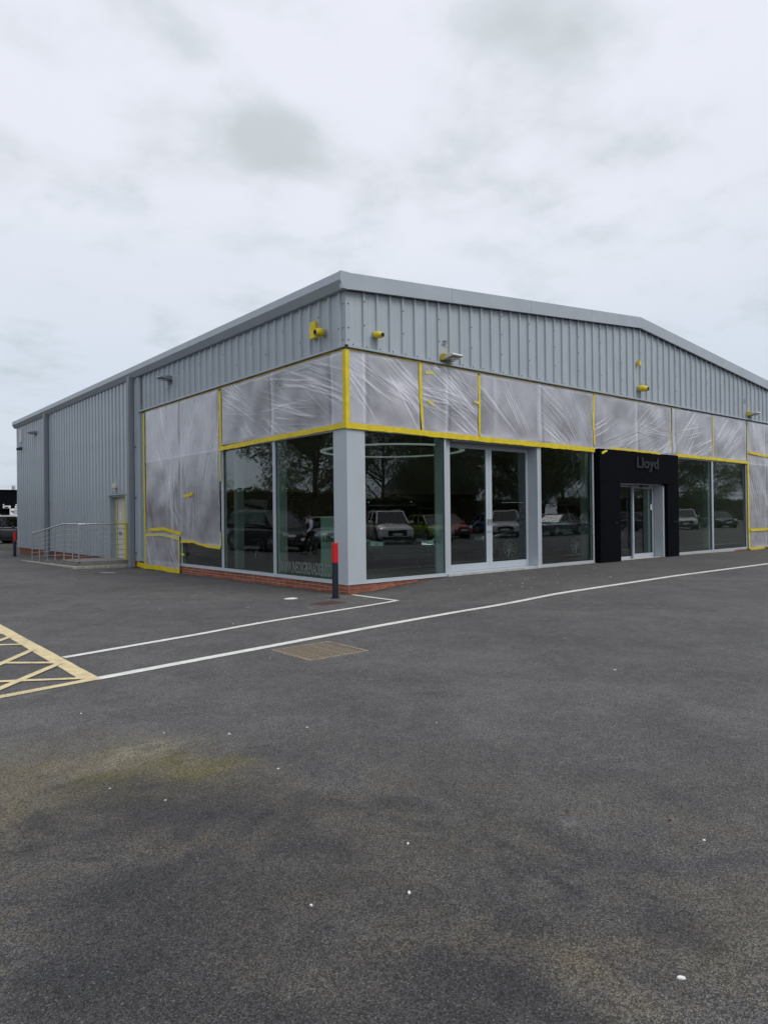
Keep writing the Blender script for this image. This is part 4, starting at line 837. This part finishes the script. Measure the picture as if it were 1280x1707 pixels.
# ------------------------------------------------------------------ vehicles
def car(name, label, cat, loc, rz, colour, style='suv', group=None, roofc=None, s_=1.06, plates=True):
    t = empty(name, (*loc, g(loc[0], loc[1]) if not (loc[0] > 0 and loc[1] > 0 and loc[0] < BX and loc[1] < BY) else .1), R(rz)); t.scale = (s_,)*3
    S = dict(suv=(4.6, .95, 1.68, 1.02, .38, [2.3, 2.2, 1.75, 1.15, .9], (1.25, .55, -1.75, -2.15)), hatch=(4.2, .88, 1.48, .94, .33, [2.1, 2.0, 1.6, 1.1, .9], (1.15, .3, -1.45, -2.0)),
             saloon=(4.7, .9, 1.43, .93, .33, [2.35, 2.25, 1.8, 1.1, .9], (1.05, .25, -.95, -1.7)), fourby=(4.6, .98, 1.95, 1.12, .42, [2.3, 2.28, 2.1, 1.1, 1.0], (.95, .70, -2.15, -2.27)))[style]
    Ln, w, H, belt, rw, _, (xf, xf2, xr2, xr) = S; h2 = Ln/2; box = style == 'fourby'
    P_ = paint(name+'_paint', colour)
    hood = belt-.02 if box else belt-.10
    st = [(h2, .40, .62 if not box else .9, .72*w), (h2-.06, .24, .80 if not box else hood-.04, .93*w), (h2-.35, .20, hood-.06, .985*w), (xf, .20, hood+.06, w), (xf-.3, .20, belt, w), (0, .20, belt, w), (xr2, .20, belt+.02, w), (-h2+.35, .20, belt+.02 if style != 'saloon' else belt-.01, .985*w), (-h2+.05, .28, belt-.06, .94*w), (-h2, .42, belt-.2, .78*w)]
    mb = MB(); rows = []
    for (x, zl, zt, ww) in st:
        half = [(0, zl), (ww*.85, zl), (ww*.98, zl+.10), (ww, (zl+zt)/2), (ww*.985, zt-.14), (ww*.90, zt-.02), (ww*.5, zt+.02), (0, zt+.03)]
        ring = [(x, a, b) for a, b in half]+[(x, -a, b) for a, b in half[-2:0:-1]]
        rows.append(len(mb.v)); mb.v += ring
    n = 14
    for i in range(len(rows)-1):
        for j in range(n): mb.f.append((rows[i]+j, rows[i]+(j+1) % n, rows[i+1]+(j+1) % n, rows[i+1]+j))
    mb.f.append(tuple(range(n))); mb.f.append(tuple(range(rows[-1], rows[-1]+n)))
    mb.build('body', P_, t, smooth=True, sub=1)
    # greenhouse
    wb, wt = w*.90, w*(.72 if not box else .86)
    def q(x, s2, z, k=1): return (x, s2*k, z)
    zb = belt-.02; zt = H-.05
    b4 = [(xf, wb, zb), (xf, -wb, zb), (xr, -wb, zb), (xr, wb, zb)]; t4 = [(xf2, wt, zt), (xf2, -wt, zt), (xr2, -wt, zt), (xr2, wt, zt)]
    mb = MB(); mb.add(b4+t4, [(0,1,5,4), (1,2,6,5), (2,3,7,6), (3,0,4,7), (4,5,6,7)]); mb.build('windows', 'clear', t)
    mb = MB(); rf = [(xf2+.03, wt+.015), (xf2+.03, -wt-.015), (xr2-.03, -wt-.015), (xr2-.03, wt+.015)]
    mb.add([(a, b, zt-.02) for a, b in rf]+[(a*.93 if a > 0 else a*.97, b*.86, H) for a, b in rf], [(0,1,5,4), (1,2,6,5), (2,3,7,6), (3,0,4,7), (4,5,6,7), (3,2,1,0)])
    mb.build('roof', P_ if roofc is None else paint(name+'_roof', roofc), t, bevel=.03)
    mb = MB()
    for i in range(4): mb.cyl(b4[i], t4[i], .045, .04, n=6)
    for sg in (-1, 1):
        for fr_ in (.42, .75): xm = xf+(xr-xf)*fr_; xt = xf2+(xr2-xf2)*fr_; mb.cyl((xm, sg*wb*1.0, zb), (xt, sg*wt, zt), .035, n=6)
        mb.cyl((xf2, sg*wt, zt), (xr2, sg*wt, zt), .03, n=6)
    mb.build('window_pillars', P_, t)
    mb = MB()
    for sg in (-1, 1): mb.cyl((xf, sg*(wb+.015), zb+.03), (xr, sg*(wb+.015), zb+.03), .014, n=6)
    mb.build('window_trim', 'chrome', t)
    mb = MB(); mb.box(xr+.35, xf-.5, -wb*.8, wb*.8, .35, belt-.1)
    for sx in (xf-.9, xf-1.85):
        for sy in (-.38, .38): mb.box(sx-.12, sx, sy-.24, sy+.24, belt-.1, belt+.42)
    mb.build('seats', 'gasket', t)
    wbs = Ln*.3
    for sx in (wbs, -wbs):
        for sy in (-1, 1):
            mb = MB(); mb.cyl((sx, sy*(w-.30), rw), (sx, sy*(w+.004), rw), rw+.07, n=24); mb.build('wheel_arch', 'gasket', t)
            wh = empty('wheel'); wh.parent = t; wh.location = (sx, sy*(w-.08), rw-.01)
            mb = MB(); nn = 28; prof = [(-.10, rw-.13), (-.11, rw-.03), (-.07, rw), (.07, rw), (.11, rw-.03), (.105, rw-.13)]
            for k in range(nn):
                a = 2*math.pi*k/nn
                for (yy, rr_) in prof: mb.v.append((rr_*math.cos(a), yy*sy, rr_*math.sin(a)))
            for k in range(nn):
                for j in range(5): mb.f.append((6*k+j, 6*k+j+1, 6*((k+1) % nn)+j+1, 6*((k+1) % nn)+j))
            mb.build('tyre', 'tyre', wh, smooth=True)
            mb = MB(); mb.cyl((0, sy*.02, 0), (0, sy*.10, 0), .06, n=12)
            for k in range(10):
                a = 2*math.pi*k/10; mb.cyl((.04*math.cos(a), sy*.085, .04*math.sin(a)), ((rw-.12)*math.cos(a), sy*.095, (rw-.12)*math.sin(a)), .022, .016, n=5)
            for k in range(24):
                a, b = 2*math.pi*k/24, 2*math.pi*(k+1)/24; r0 = rw-.12; mb.cyl((r0*math.cos(a), sy*.10, r0*math.sin(a)), (r0*math.cos(b), sy*.10, r0*math.sin(b)), .016, n=4)
            mb.build('rim', 'rim', wh); MB().cyl((0, sy*.0, 0), (0, sy*.03, 0), rw-.12, n=20).build('brake_disc', 'gasket', wh)
    for sy in (-1, 1):
        if box: MB().cyl((h2-.05, sy*w*.68, hood-.16), (h2+.03, sy*w*.68, hood-.16), .10, n=16).build('headlight', 'lamp', t)
        else: MB().add([(h2-.02, sy*w*.42, .70), (h2-.05, sy*w*.80, .73), (h2-.30, sy*w*.985, .80), (h2-.30, sy*w*.97, .70), (h2-.04, sy*w*.82, .62), (h2+.01, sy*w*.45, .63), (h2-.2, sy*w*.5, .66)], [(0,1,4,5), (1,2,3,4), (0,6,2,1), (5,4,6), (4,3,6), (6,0,5), (6,3,2)]).build('headlight', 'lamp', t)
        MB().box(-h2-.01, -h2+.16, sy*w*.62, sy*w*.93, belt-.32, belt-.12).build('tail_light', 'tail', t, bevel=.01)
        mb = MB(); mb.box(xf-.42, xf-.24, sy*(w+.02), sy*(w+.22), belt+.0, belt+.14); mb.build('wing_mirror', P_, t, bevel=.03)
        mb = MB()
        for fr_ in (.02, .42, .80): xm = (xf-.1)+(xr-xf)*fr_; mb.box(xm-.006, xm+.006, sy*(w-.02), sy*(w+.004), .36, belt-.12)
        mb.box(-Ln*.2, Ln*.2, sy*(w-.03), sy*(w+.008), .24, .33); mb.build('door_seams', 'gasket', t)
        for fr_ in (.34, .72): xm = (xf-.1)+(xr-xf)*fr_; MB().box(xm-.09, xm+.09, sy*(w-.01), sy*(w+.028), belt-.21, belt-.185).build('door_handle', P_, t, bevel=.008)
    MB().box(h2-.06, h2+.015, -w*.5, w*.5, .44, .70).build('grille', 'gasket', t, bevel=.02)
    mb = MB(); mb.box(h2-.03, h2+.04, -w*.78, w*.78, .27, .40); mb.build('bumper', 'gasket', t, bevel=.03)
    if plates: MB().box(h2+.016, h2+.03, -.26, .26, .46, .56).build('number_plate', 'sign', t); MB().box(-h2-.02, -h2+.02, -.26, .26, .60, .71).build('number_plate', 'plate', t)
    if style in ('suv', 'fourby'):
        mb = MB()
        for sg in (-1, 1): mb.cyl((xf2-.25, sg*wt*.86, H+.04), (xr2+.25, sg*wt*.86, H+.04), .018, n=6)
        mb.build('roof_bars', 'chrome', t)
    tag(t, label, cat, group); return t
GP = 'cars parked opposite and mirrored in the glass'; GI = 'cars standing inside the showroom'
car('parked_car', 'black four-wheel drive with white roof at the far left edge', 'car', (2.15, 38.4), -50, (.012, .014, .018), 'fourby', 'dark cars at the far left edge', (.6, .62, .62), s_=.90)
car('parked_car', 'dark saloon just outside the left edge behind the four-wheel drive', 'car', (-1.9, 40.6), -60, (.02, .022, .025), 'hatch', 'dark cars at the far left edge')
# inside
car('showroom_car', 'black sport utility car nose-on behind the first pane right of the corner post', 'car', (4.6, 4.1), -122, (.012, .013, .016), 'suv', GI, plates=False)
car('showroom_car', 'dark green car inside the showroom behind the black nose-on car', 'car', (12.6, 10.6), 215, (.12, .2, .03), 'suv', GI, plates=False)
car('showroom_car', 'dark sport utility car side-on behind the glazed double door', 'car', (9.6, 3.2), 172, (.02, .018, .022), 'suv', GI, plates=False)
car('showroom_car', 'black four-wheel drive behind the left corner windows', 'car', (3.4, 9.4), 200, (.014, .015, .016), 'fourby', GI, plates=False)
car('showroom_car', 'black four-wheel drive behind the panes right of the portal', 'car', (18.4, 5.0), 190, (.014, .015, .018), 'fourby', GI, plates=False)
# outside, seen in reflection
car('parked_car', 'white sport utility car mirrored in the first pane right of the corner post', 'car', (16.6, -18.2), 118, (.8, .78, .72), 'suv', GP)
car('parked_car', 'lime green hatchback mirrored beside the white sport utility car', 'car', (18.9, -17.0), 112, (.22, .34, .02), 'hatch', GP)
car('parked_car', 'bright red hatchback mirrored in the left leaf of the glazed door', 'car', (23.6, -20.4), 96, (.50, .03, .012), 'hatch', GP)
car('parked_car', 'silver sport utility car mirrored in the right leaf of the glazed door', 'car', (27.3, -18.2), 140, (.6, .6, .6), 'suv', GP)
car('parked_car', 'navy saloon mirrored in the pane left of the portal', 'car', (32.4, -18.4), 175, (.02, .025, .05), 'saloon', GP)
car('parked_car', 'silver blue saloon mirrored in the pane beside the G.R lettering', 'car', (37.2, -18.6), 160, (.22, .25, .32), 'saloon', GP)
car('parked_car', 'white van-like car mirrored in the panes right of the portal', 'car', (52.0, -19.0), 150, (.65, .65, .62), 'suv', GP)
car('parked_car', 'dark green hatchback mirrored at the right end of the front', 'car', (58.5, -19.0), 130, (.03, .06, .04), 'hatch', GP)
car('parked_car', 'grey hatchback mirrored at the left end of the first pane', 'car', (13.4, -18.6), 112, (.20, .21, .23), 'hatch', GP)
car('parked_car', 'pale silver sport utility car in the row behind the white one', 'car', (21.4, -24.2), 122, (.5, .5, .5), 'suv', GP)
car('parked_car', 'white hatchback in the rear row behind the red car', 'car', (27.0, -24.4), 70, (.7, .7, .68), 'hatch', GP)
car('parked_car', 'blue hatchback in the rear row near the brick house', 'car', (33.5, -24.2), 100, (.06, .12, .3), 'hatch', GP)
car('parked_car', 'white saloon in the rear row left of the portal reflection', 'car', (40.5, -24.3), 88, (.7, .7, .7), 'saloon', GP)
car('parked_car', 'black hatchback between the silver blue saloon and the white one', 'car', (45.2, -18.8), 100, (.02, .02, .022), 'hatch', GP)
car('parked_car', 'black sport utility car mirrored in the left facade pane next to the tall sheet', 'car', (-7.6, 16.0), -96, (.014, .015, .018), 'suv', GP)
car('parked_car', 'silver saloon mirrored behind the walking man', 'car', (-11.6, 17.6), -70, (.30, .31, .33), 'saloon', GP)
car('parked_car', 'grey hatchback mirrored beside the silver saloon', 'car', (-14.8, 15.6), -60, (.10, .10, .12), 'hatch', GP)

# ------------------------------------------------------------------ person walking across the car park (seen mirrored)
def skin(name, m_, verts, edges, radii, parent, sub=2):
    me = D.meshes.new(name); me.from_pydata(verts, edges, []); me.materials.append(M[m_]); o = D.objects.new(name, me); COL.objects.link(o); o.parent = parent
    md = o.modifiers.new('skin', 'SKIN'); md.use_smooth_shade = True
    for i, r0 in enumerate(radii): me.skin_vertices[0].data[i].radius = (r0, r0) if not isinstance(r0, tuple) else r0
    me.skin_vertices[0].data[0].use_root = True
    o.modifiers.new('sub', 'SUBSURF').levels = sub; o.modifiers['sub'].render_levels = sub; return o
def person(x, y, rz):
    t = empty('person', (x, y, g(x, y)), R(rz)); t.scale = (.93,)*3
    V = [(0,0,.98),(0,.0,1.12),(0,.01,1.30),(0,.0,1.44),(0,.0,1.52),(0,.02,1.60),(0,.03,1.70),   # pelvis..head 0-6
         (-.10,.0,.92),(-.11,.17,.52),(-.11,.16,.12),(-.11,.28,.05),  (.10,0,.92),(.11,-.06,.50),(.11,-.28,.16),(.11,-.20,.05),  # legs 7-14
         (-.19,0,1.42),(-.25,-.06,1.16),(-.26,.06,.94),(-.26,.12,.86), (.19,0,1.42),(.25,.02,1.16),(.24,.16,.97),(.23,.22,.90)]  # arms 15-22
    E_ = [(0,1),(1,2),(2,3),(3,4),(4,5),(5,6),(0,7),(7,8),(8,9),(9,10),(0,11),(11,12),(12,13),(13,14),(3,15),(15,16),(16,17),(17,18),(3,19),(19,20),(20,21),(21,22)]
    Rd = [.12,.115,.13,.10,.055,.085,.095,.085,.062,.042,.038,.085,.062,.042,.038,.058,.042,.034,.036,.058,.042,.034,.036]
    skin('body', 'skin', V, E_, Rd, t)
    skin('trousers', 'trouser', [V[0],V[7],V[8],(V[9][0],V[9][1],.10),V[11],V[12],(V[13][0],V[13][1],.13)], [(0,1),(1,2),(2,3),(0,4),(4,5),(5,6)], [.145,.105,.08,.062,.105,.08,.062], t)
    skin('shirt', 'shirt', [V[1],V[2],V[3],(0,0,1.49),V[15],V[16],V[17],V[19],V[20],V[21]], [(0,1),(1,2),(2,3),(2,4),(4,5),(5,6),(2,7),(7,8),(8,9)], [.13,.142,.112,.062,.07,.056,.046,.07,.056,.046], t)
    skin('waistcoat', 'vest', [(0,0,1.0),V[1],V[2],(0,0,1.40)], [(0,1),(1,2),(2,3)], [(.16,.15),(.15,.14),(.165,.15),(.13,.12)], t)
    for sx, yy, zz in ((-.11,.20,.05),(.11,-.22,.09)): MB().box(sx-.05, sx+.05, yy-.10, yy+.17, zz-.05, zz+.05).build('shoe', 'shoe', t, bevel=.03)
    hb = MB(); n = 12
    for i in range(7):
        ph = math.pi*.62*i/6
        for j in range(n): a = 2*math.pi*j/n; hb.v.append((.102*math.sin(ph)*math.cos(a), .0+.112*math.sin(ph)*math.sin(a), 1.69+.115*math.cos(ph)))
    for i in range(6):
        for j in range(n): hb.f.append((i*n+j, i*n+(j+1) % n, (i+1)*n+(j+1) % n, (i+1)*n+j))
    hb.build('hair', 'hair', t, smooth=True)
    MB().add([(-.015,.10,1.655),(.015,.10,1.655),(0,.145,1.65),(0,.10,1.70)], [(0,1,2),(0,2,3),(1,3,2)]).build('nose', 'skin', t)
    for sx in (-1, 1):
        MB().cyl((sx*.035,.11,1.695), (sx*.035,.122,1.695), .012, n=8).build('eye', 'gasket', t); MB().box(sx*.095-.012, sx*.095+.012, -.0, .04, 1.64, 1.70).build('ear', 'skin', t, bevel=.008)
        hx, hy, hz = (V[18] if sx < 0 else V[22])
        vs = [(hx, hy, hz)]; es = []; rs = [.032]
        for k in range(4): vs += [(hx+(k-1.5)*.004*sx, hy+(k-1.5)*.018, hz-.055), (hx, hy+(k-1.5)*.019+.02, hz-.10+.008*abs(k-1.4))]; es += [(0, 1+2*k), (1+2*k, 2+2*k)]; rs += [.010, .008]
        vs += [(hx-sx*.02, hy+.045, hz-.02), (hx-sx*.03, hy+.065, hz-.05)]; es += [(0, 9), (9, 10)]; rs += [.011, .009]
        skin('hand', 'skin', vs, es, rs, t, 1)
    t2 = MB().box(-.05, .05, -.035, .035, -.06, .06).build('paper_cup', 'cup'); t2.location = (x, y, g(x, y)+.84); t2.parent = None
    rot = Matrix.Rotation(R(rz), 3, 'Z') @ Vector((-.26, .15, 0)); t2.location += rot*.93
    tag(t2, 'small white paper item held in the walking man\'s hand', 'paper')
    tag(t, 'man in pale shirt and dark waistcoat walking, mirrored in the lettered pane', 'person'); return t
person(-6.9, 11.8, -70)

# ------------------------------------------------------------------ vegetation
def leaves(mb_v, mb_f, cx, cy, cz, rx, ry, rz_, n, size, rg):
    p = rg.normal(size=(n, 3)); p /= np.linalg.norm(p, axis=1)[:, None]; p *= rg.uniform(.25, 1, (n, 1))**.5*np.array([rx, ry, rz_]); p += [cx, cy, cz]
    a = rg.normal(size=(n, 3)); a /= np.linalg.norm(a, axis=1)[:, None]; b = np.cross(a, rg.normal(size=(n, 3))); b /= np.linalg.norm(b, axis=1)[:, None]
    sz = size*rg.uniform(.6, 1.3, (n, 1)); o = sum(len(q) for q in mb_v)
    mb_v.append(np.stack([p-a*sz, p+b*sz*.45, p+a*sz, p-b*sz*.45], 1).reshape(-1, 3)); k = np.arange(n)*4+o; mb_f.append(np.stack([k, k+1, k+2, k+3], 1))
def leafobj(name, vs, fs, m_, parent):
    v = np.concatenate(vs); f = np.concatenate(fs); me = D.meshes.new(name); me.vertices.add(len(v)); me.vertices.foreach_set('co', v.ravel()); me.loops.add(f.size); me.loops.foreach_set('vertex_index', f.ravel()); me.polygons.add(len(f)); me.polygons.foreach_set('loop_start', np.arange(0, f.size, 4)); me.update(); me.validate(); me.materials.append(M[m_])
    o = D.objects.new(name, me); COL.objects.link(o); o.parent = parent; return o
def tree(seed, H, spread, base):
    rg = np.random.default_rng(seed); t = empty('broadleaf_tree'); mb = MB(); vs, fs = [], []
    mb.cyl((0, 0, -.2), (0, 0, base), .28, .2, n=9); ends = []
    mb.cyl((0, 0, base), (rg.uniform(-.4, .4), rg.uniform(-.4, .4), H*.8), .2, .05, n=7)
    for i in range(16):
        a = rg.uniform(0, 6.28); z0 = base+rg.uniform(-.1, .5)*(H-base); ln = spread*rg.uniform(.5, 1); e_ = (math.cos(a)*ln, math.sin(a)*ln, z0+rg.uniform(.2, .45)*(H-base)*.8)
        mb.cyl((0, 0, z0), e_, .09, .03, n=5); ends.append(e_)
        for _ in range(3): q = tuple(np.array(e_)+rg.normal(0, spread*.25, 3)); mb.cyl(e_, q, .03, .012, n=4); ends.append(q)
    mb.build('trunk', 'wood', t)
    for e_ in ends: leaves(vs, fs, *e_, spread*.28, spread*.28, spread*.2, 250, .095, rg)
    for _ in range(34):
        a = rg.uniform(0, 6.28); zz = rg.uniform(0, 1); r0 = spread*math.sqrt(max(0, 1-(zz*1.6-.7)**2))*rg.uniform(.5, 1); leaves(vs, fs, math.cos(a)*r0, math.sin(a)*r0, base+zz*(H-base)*.95, spread*.26, spread*.26, spread*.2, 250, .095, rg)
    leafobj('crown', vs, fs, 'leaf', t); return t
protos = [tree(1, 11, 4.2, 2.4), tree(2, 13, 4.8, 2.8), tree(3, 9, 3.6, 2.0)]
spots = [(10, -33, 1, 'broad tree mirrored in the pane beside the corner post'), (19, -34, 0, 'tall tree mirrored behind the white car'), (27, -31, 1, 'tree mirrored in the top of the glazed door'), (36, -34, 0, 'dense tree mirrored left of the portal'),
         (45, -31, 2, 'smaller tree mirrored in the sliding door'), (55, -34, 1, 'large tree mirrored right of the portal'), (67, -33, 0, 'tree mirrored at the right end of the glazing'), (14, -44, 1, 'rear tree mirrored between the two front trees'), (32, -45, 1, 'rear tree mirrored above the red car'), (50, -46, 1, 'rear tree mirrored above the white van-like car'),
         (78, -33, 1, 'tree mirrored in the first pane right of the portal'), (92, -36, 0, 'tree mirrored in the last open pane'), (108, -34, 1, 'far tree mirrored beside the full height sheet'), (24, -39, 1, 'tree mirrored behind the cream house'), (41, -39, 0, 'tree mirrored between the sliding doors and the brick house'), (62, -42, 1, 'rear tree mirrored right of the portal'), (85, -45, 1, 'rear tree mirrored in the last open panes'), (3, -38, 0, 'tree mirrored in the extreme left of the front glazing'),
         (-15.2, 23.5, 1, 'large tree mirrored behind the walking man'), (-26, 19, 1, 'tree mirrored just left of the corner post'), (-20.0, 38, 2, 'tree mirrored above the black sport utility car'), (-24, 36, 1, 'tall tree mirrored further back on the left side'), (-12.2, 42, 2, 'small tree mirrored at the edge of the tall sheet'), (-32, 27, 0, 'tree mirrored at the far left of the car park'), (-15, 58, 0, 'distant tree mirrored behind the tall sheets'), (-24, 62, 1, 'second distant tree mirrored behind the tall sheets'), (-22, 50, 1, 'broad distant tree beyond the parked cars')]
used = set()
for i, (x_, y_, k, lab) in enumerate(spots):
    o = protos[k] if k not in used else copy_tree(protos[k]); used.add(k)
    o.location = (x_, y_, 0); o.rotation_euler = (0, 0, i*1.3); sc = 1+.12*math.sin(i*2.1) if not (y_ > 33) else {38: .42, 36: .8, 42: .40, 58: .42, 62: .42, 50: .42}[y_]; o.scale = (sc, sc, sc)
    tag(o, lab, 'tree', 'trees around the car park')
# hedges
def hedge(x0, x1, y, h, w, label, n=6000, z0=0):
    t = empty('hedge', ((x0+x1)/2, y, z0)); rg = np.random.default_rng(int(abs(x0)*10)+3); L_ = abs(x1-x0)
    p = rg.uniform(-1, 1, (n, 3))*[L_/2, w/2, h/2]+[0, 0, h/2]; p[:, 2] += .10*np.sin(p[:, 0]*1.7)*(p[:, 2]/h)
    a = rg.normal(size=(n, 3)); a /= np.linalg.norm(a, axis=1)[:, None]; b = np.cross(a, rg.normal(size=(n, 3))); b /= np.linalg.norm(b, axis=1)[:, None]; s2 = .075 if h < 3 else .14
    v = np.stack([p-a*s2, p+b*s2*.5, p+a*s2, p-b*s2*.5], 1).reshape(-1, 3); k = np.arange(n)*4; leafobj('foliage', [v], [np.stack([k, k+1, k+2, k+3], 1)], 'leaf2', t)
    MB().box(-L_/2+.1, L_/2-.1, -w/2+.15, w/2-.15, 0, h-.2).build('branches', 'wood', t); return tag(t, label, 'hedge', 'hedges around the car park')
hedge(-9, 12, 46.5, 1.85, 1.2, 'bright green clipped hedge in front of the black building', 9000)
hedge(-34, -5, 31, 3.4, 1.4, 'tall dark hedge mirrored in the left facade panes', 16000)
hedge(5, 60, -41, 3.2, 1.4, 'tall rear hedge mirrored across the front glazing', 24000)
hedge(64, 150, -41, 3.6, 1.4, 'tall rear hedge mirrored in the right hand panes', 26000)
hedge(8, 70, -28.6, 1.0, .9, 'low hedge mirrored behind the parked cars', 9000)

# ------------------------------------------------------------------ black building with sign at far left
t = empty('black_building', (0, 56, 0)); MB().box(-14, 24, 0, 20, -.3, 4.0).build('wall', 'black', t); MB().box(-14.1, 24.1, -.05, 20.1, 4.002, 4.12).build('parapet', 'black', t)
MB().cyl((5.92, .6, 4.0), (5.92, .6, 4.5), .14, n=12).build('flue', 'trim', t)
for i in range(8): MB().box(-13+i*4.6, -10+i*4.6, -.04, -.002, .3, 1.6).build('window', 'hglass', t)
for xx in (4.98, 5.98): MB().cyl((xx, -.001, 2.82), (xx, -.09, 2.82), .05).build('spotlight', 'sign', t)
tag(t, 'low black flat-roofed building beyond the car park at far left', 'building')
for (xx, lab) in ((5.2, 'white air conditioning unit on the black wall, left one'), (6.15, 'white air conditioning unit on the black wall above the winged sign')):
    u = empty('air_conditioner', (xx, 55.95, 2.52)); MB().box(-.30, .30, -.25, 0, -.02, .20).build('casing', 'sign', u, bevel=.02); MB().box(-.2, .12, -.262, -.252, .02, .13).build('fan_grille', 'gasket', u); tag(u, lab, 'air conditioner', 'air conditioning units on the black wall')
sg_ = empty('wall_sign', (5.75, 55.55, 1.98)); MB().box(-.36, .56, 0, .08, -.12, .50).build('sign_board', 'sign', sg_)
mb = MB(); n = 24
for i in range(n):
    a, b = 2*math.pi*i/n, 2*math.pi*(i+1)/n; mb.cyl((.1+.15*math.cos(a), -.012, .2+.15*math.sin(a)), (.1+.15*math.cos(b), -.012, .2+.15*math.sin(b)), .018, n=5)
mb.build('emblem_ring', 'vinyld', sg_)
for sgx in (-1, 1):
    mb = MB()
    for k in range(4): zz = .29-k*.055; mb.prism([(.1+sgx*.17, zz), (.1+sgx*(.42-k*.06), zz+.02), (.1+sgx*(.40-k*.06), zz-.012), (.1+sgx*.17, zz-.03)], 1, -.014, -.002)
    mb.build('emblem_wing', 'vinyld', sg_)
place_text('MINI', 'emblem_text', 'vinyld', sg_, (.0, -.004, .17), (1, 0, 0), (0, 0, 1), .2, .065, .004, .02)
tag(sg_, 'white sign with a black winged circle emblem on the black building', 'sign')

# houses and fence opposite (mirrored in the front glazing)
def house(x, y, w, d, h, m_, label):
    t = empty('house', (x, y, 0)); MB().box(-w/2, w/2, -d/2, d/2, -.1, h).build('wall', m_, t)
    MB().prism([(-d/2-.3, h+.002), (d/2+.3, h+.002), (0, h+2.2)], 0, -w/2-.2, w/2+.2).build('roof', 'slate', t); MB().box(w/4, w/4+.6, -.3, .3, h+.6, h+2.9).build('chimney', 'hbrick', t)
    for zz in (.9, 3.4):
        for i in range(3):
            a = -w/2+1+i*(w-2)/2.3; wn = MB().box(a, a+1.2, d/2+.002, d/2+.06, zz, zz+1.2).build('window', 'sign', t); MB().box(a+.08, a+1.12, d/2+.061, d/2+.075, zz+.08, zz+1.12).build('pane', 'hglass', wn)
    MB().box(w/2-1.6, w/2-.7, d/2+.002, d/2+.05, .0, 2.0).build('door', 'navy', t); tag(t, label, 'house', 'houses opposite mirrored in the glass')
house(24, -56, 9, 8, 5.2, 'hcream', 'cream rendered house mirrored behind the red car'); house(38, -57, 9, 8, 5.2, 'hbrick', 'brick house mirrored left of the portal'); house(58, -58, 10, 8, 5.2, 'hcream', 'cream house mirrored right of the portal'); house(10, -58, 9, 8, 5.2, 'hbrick', 'brick house mirrored beside the corner post')
t = empty('railing_fence', (6, -27.6, 0)); mb = MB()
for i in range(260): mb.box(i*.25-.01, i*.25+.01, -.01, .01, .1, 1.35)
mb.build('fence_bars', 'gasket', t)['kind'] = 'stuff'
for i in range(23): MB().box(i*2.9-.04, i*2.9+.04, -.04, .04, 0, 1.45).build('fence_post', 'gasket', t)
MB().box(0, 65, -.025, .025, 1.22, 1.26).build('fence_rail', 'gasket', t); tag(t, 'black metal bar fence mirrored behind the parked cars', 'fence')
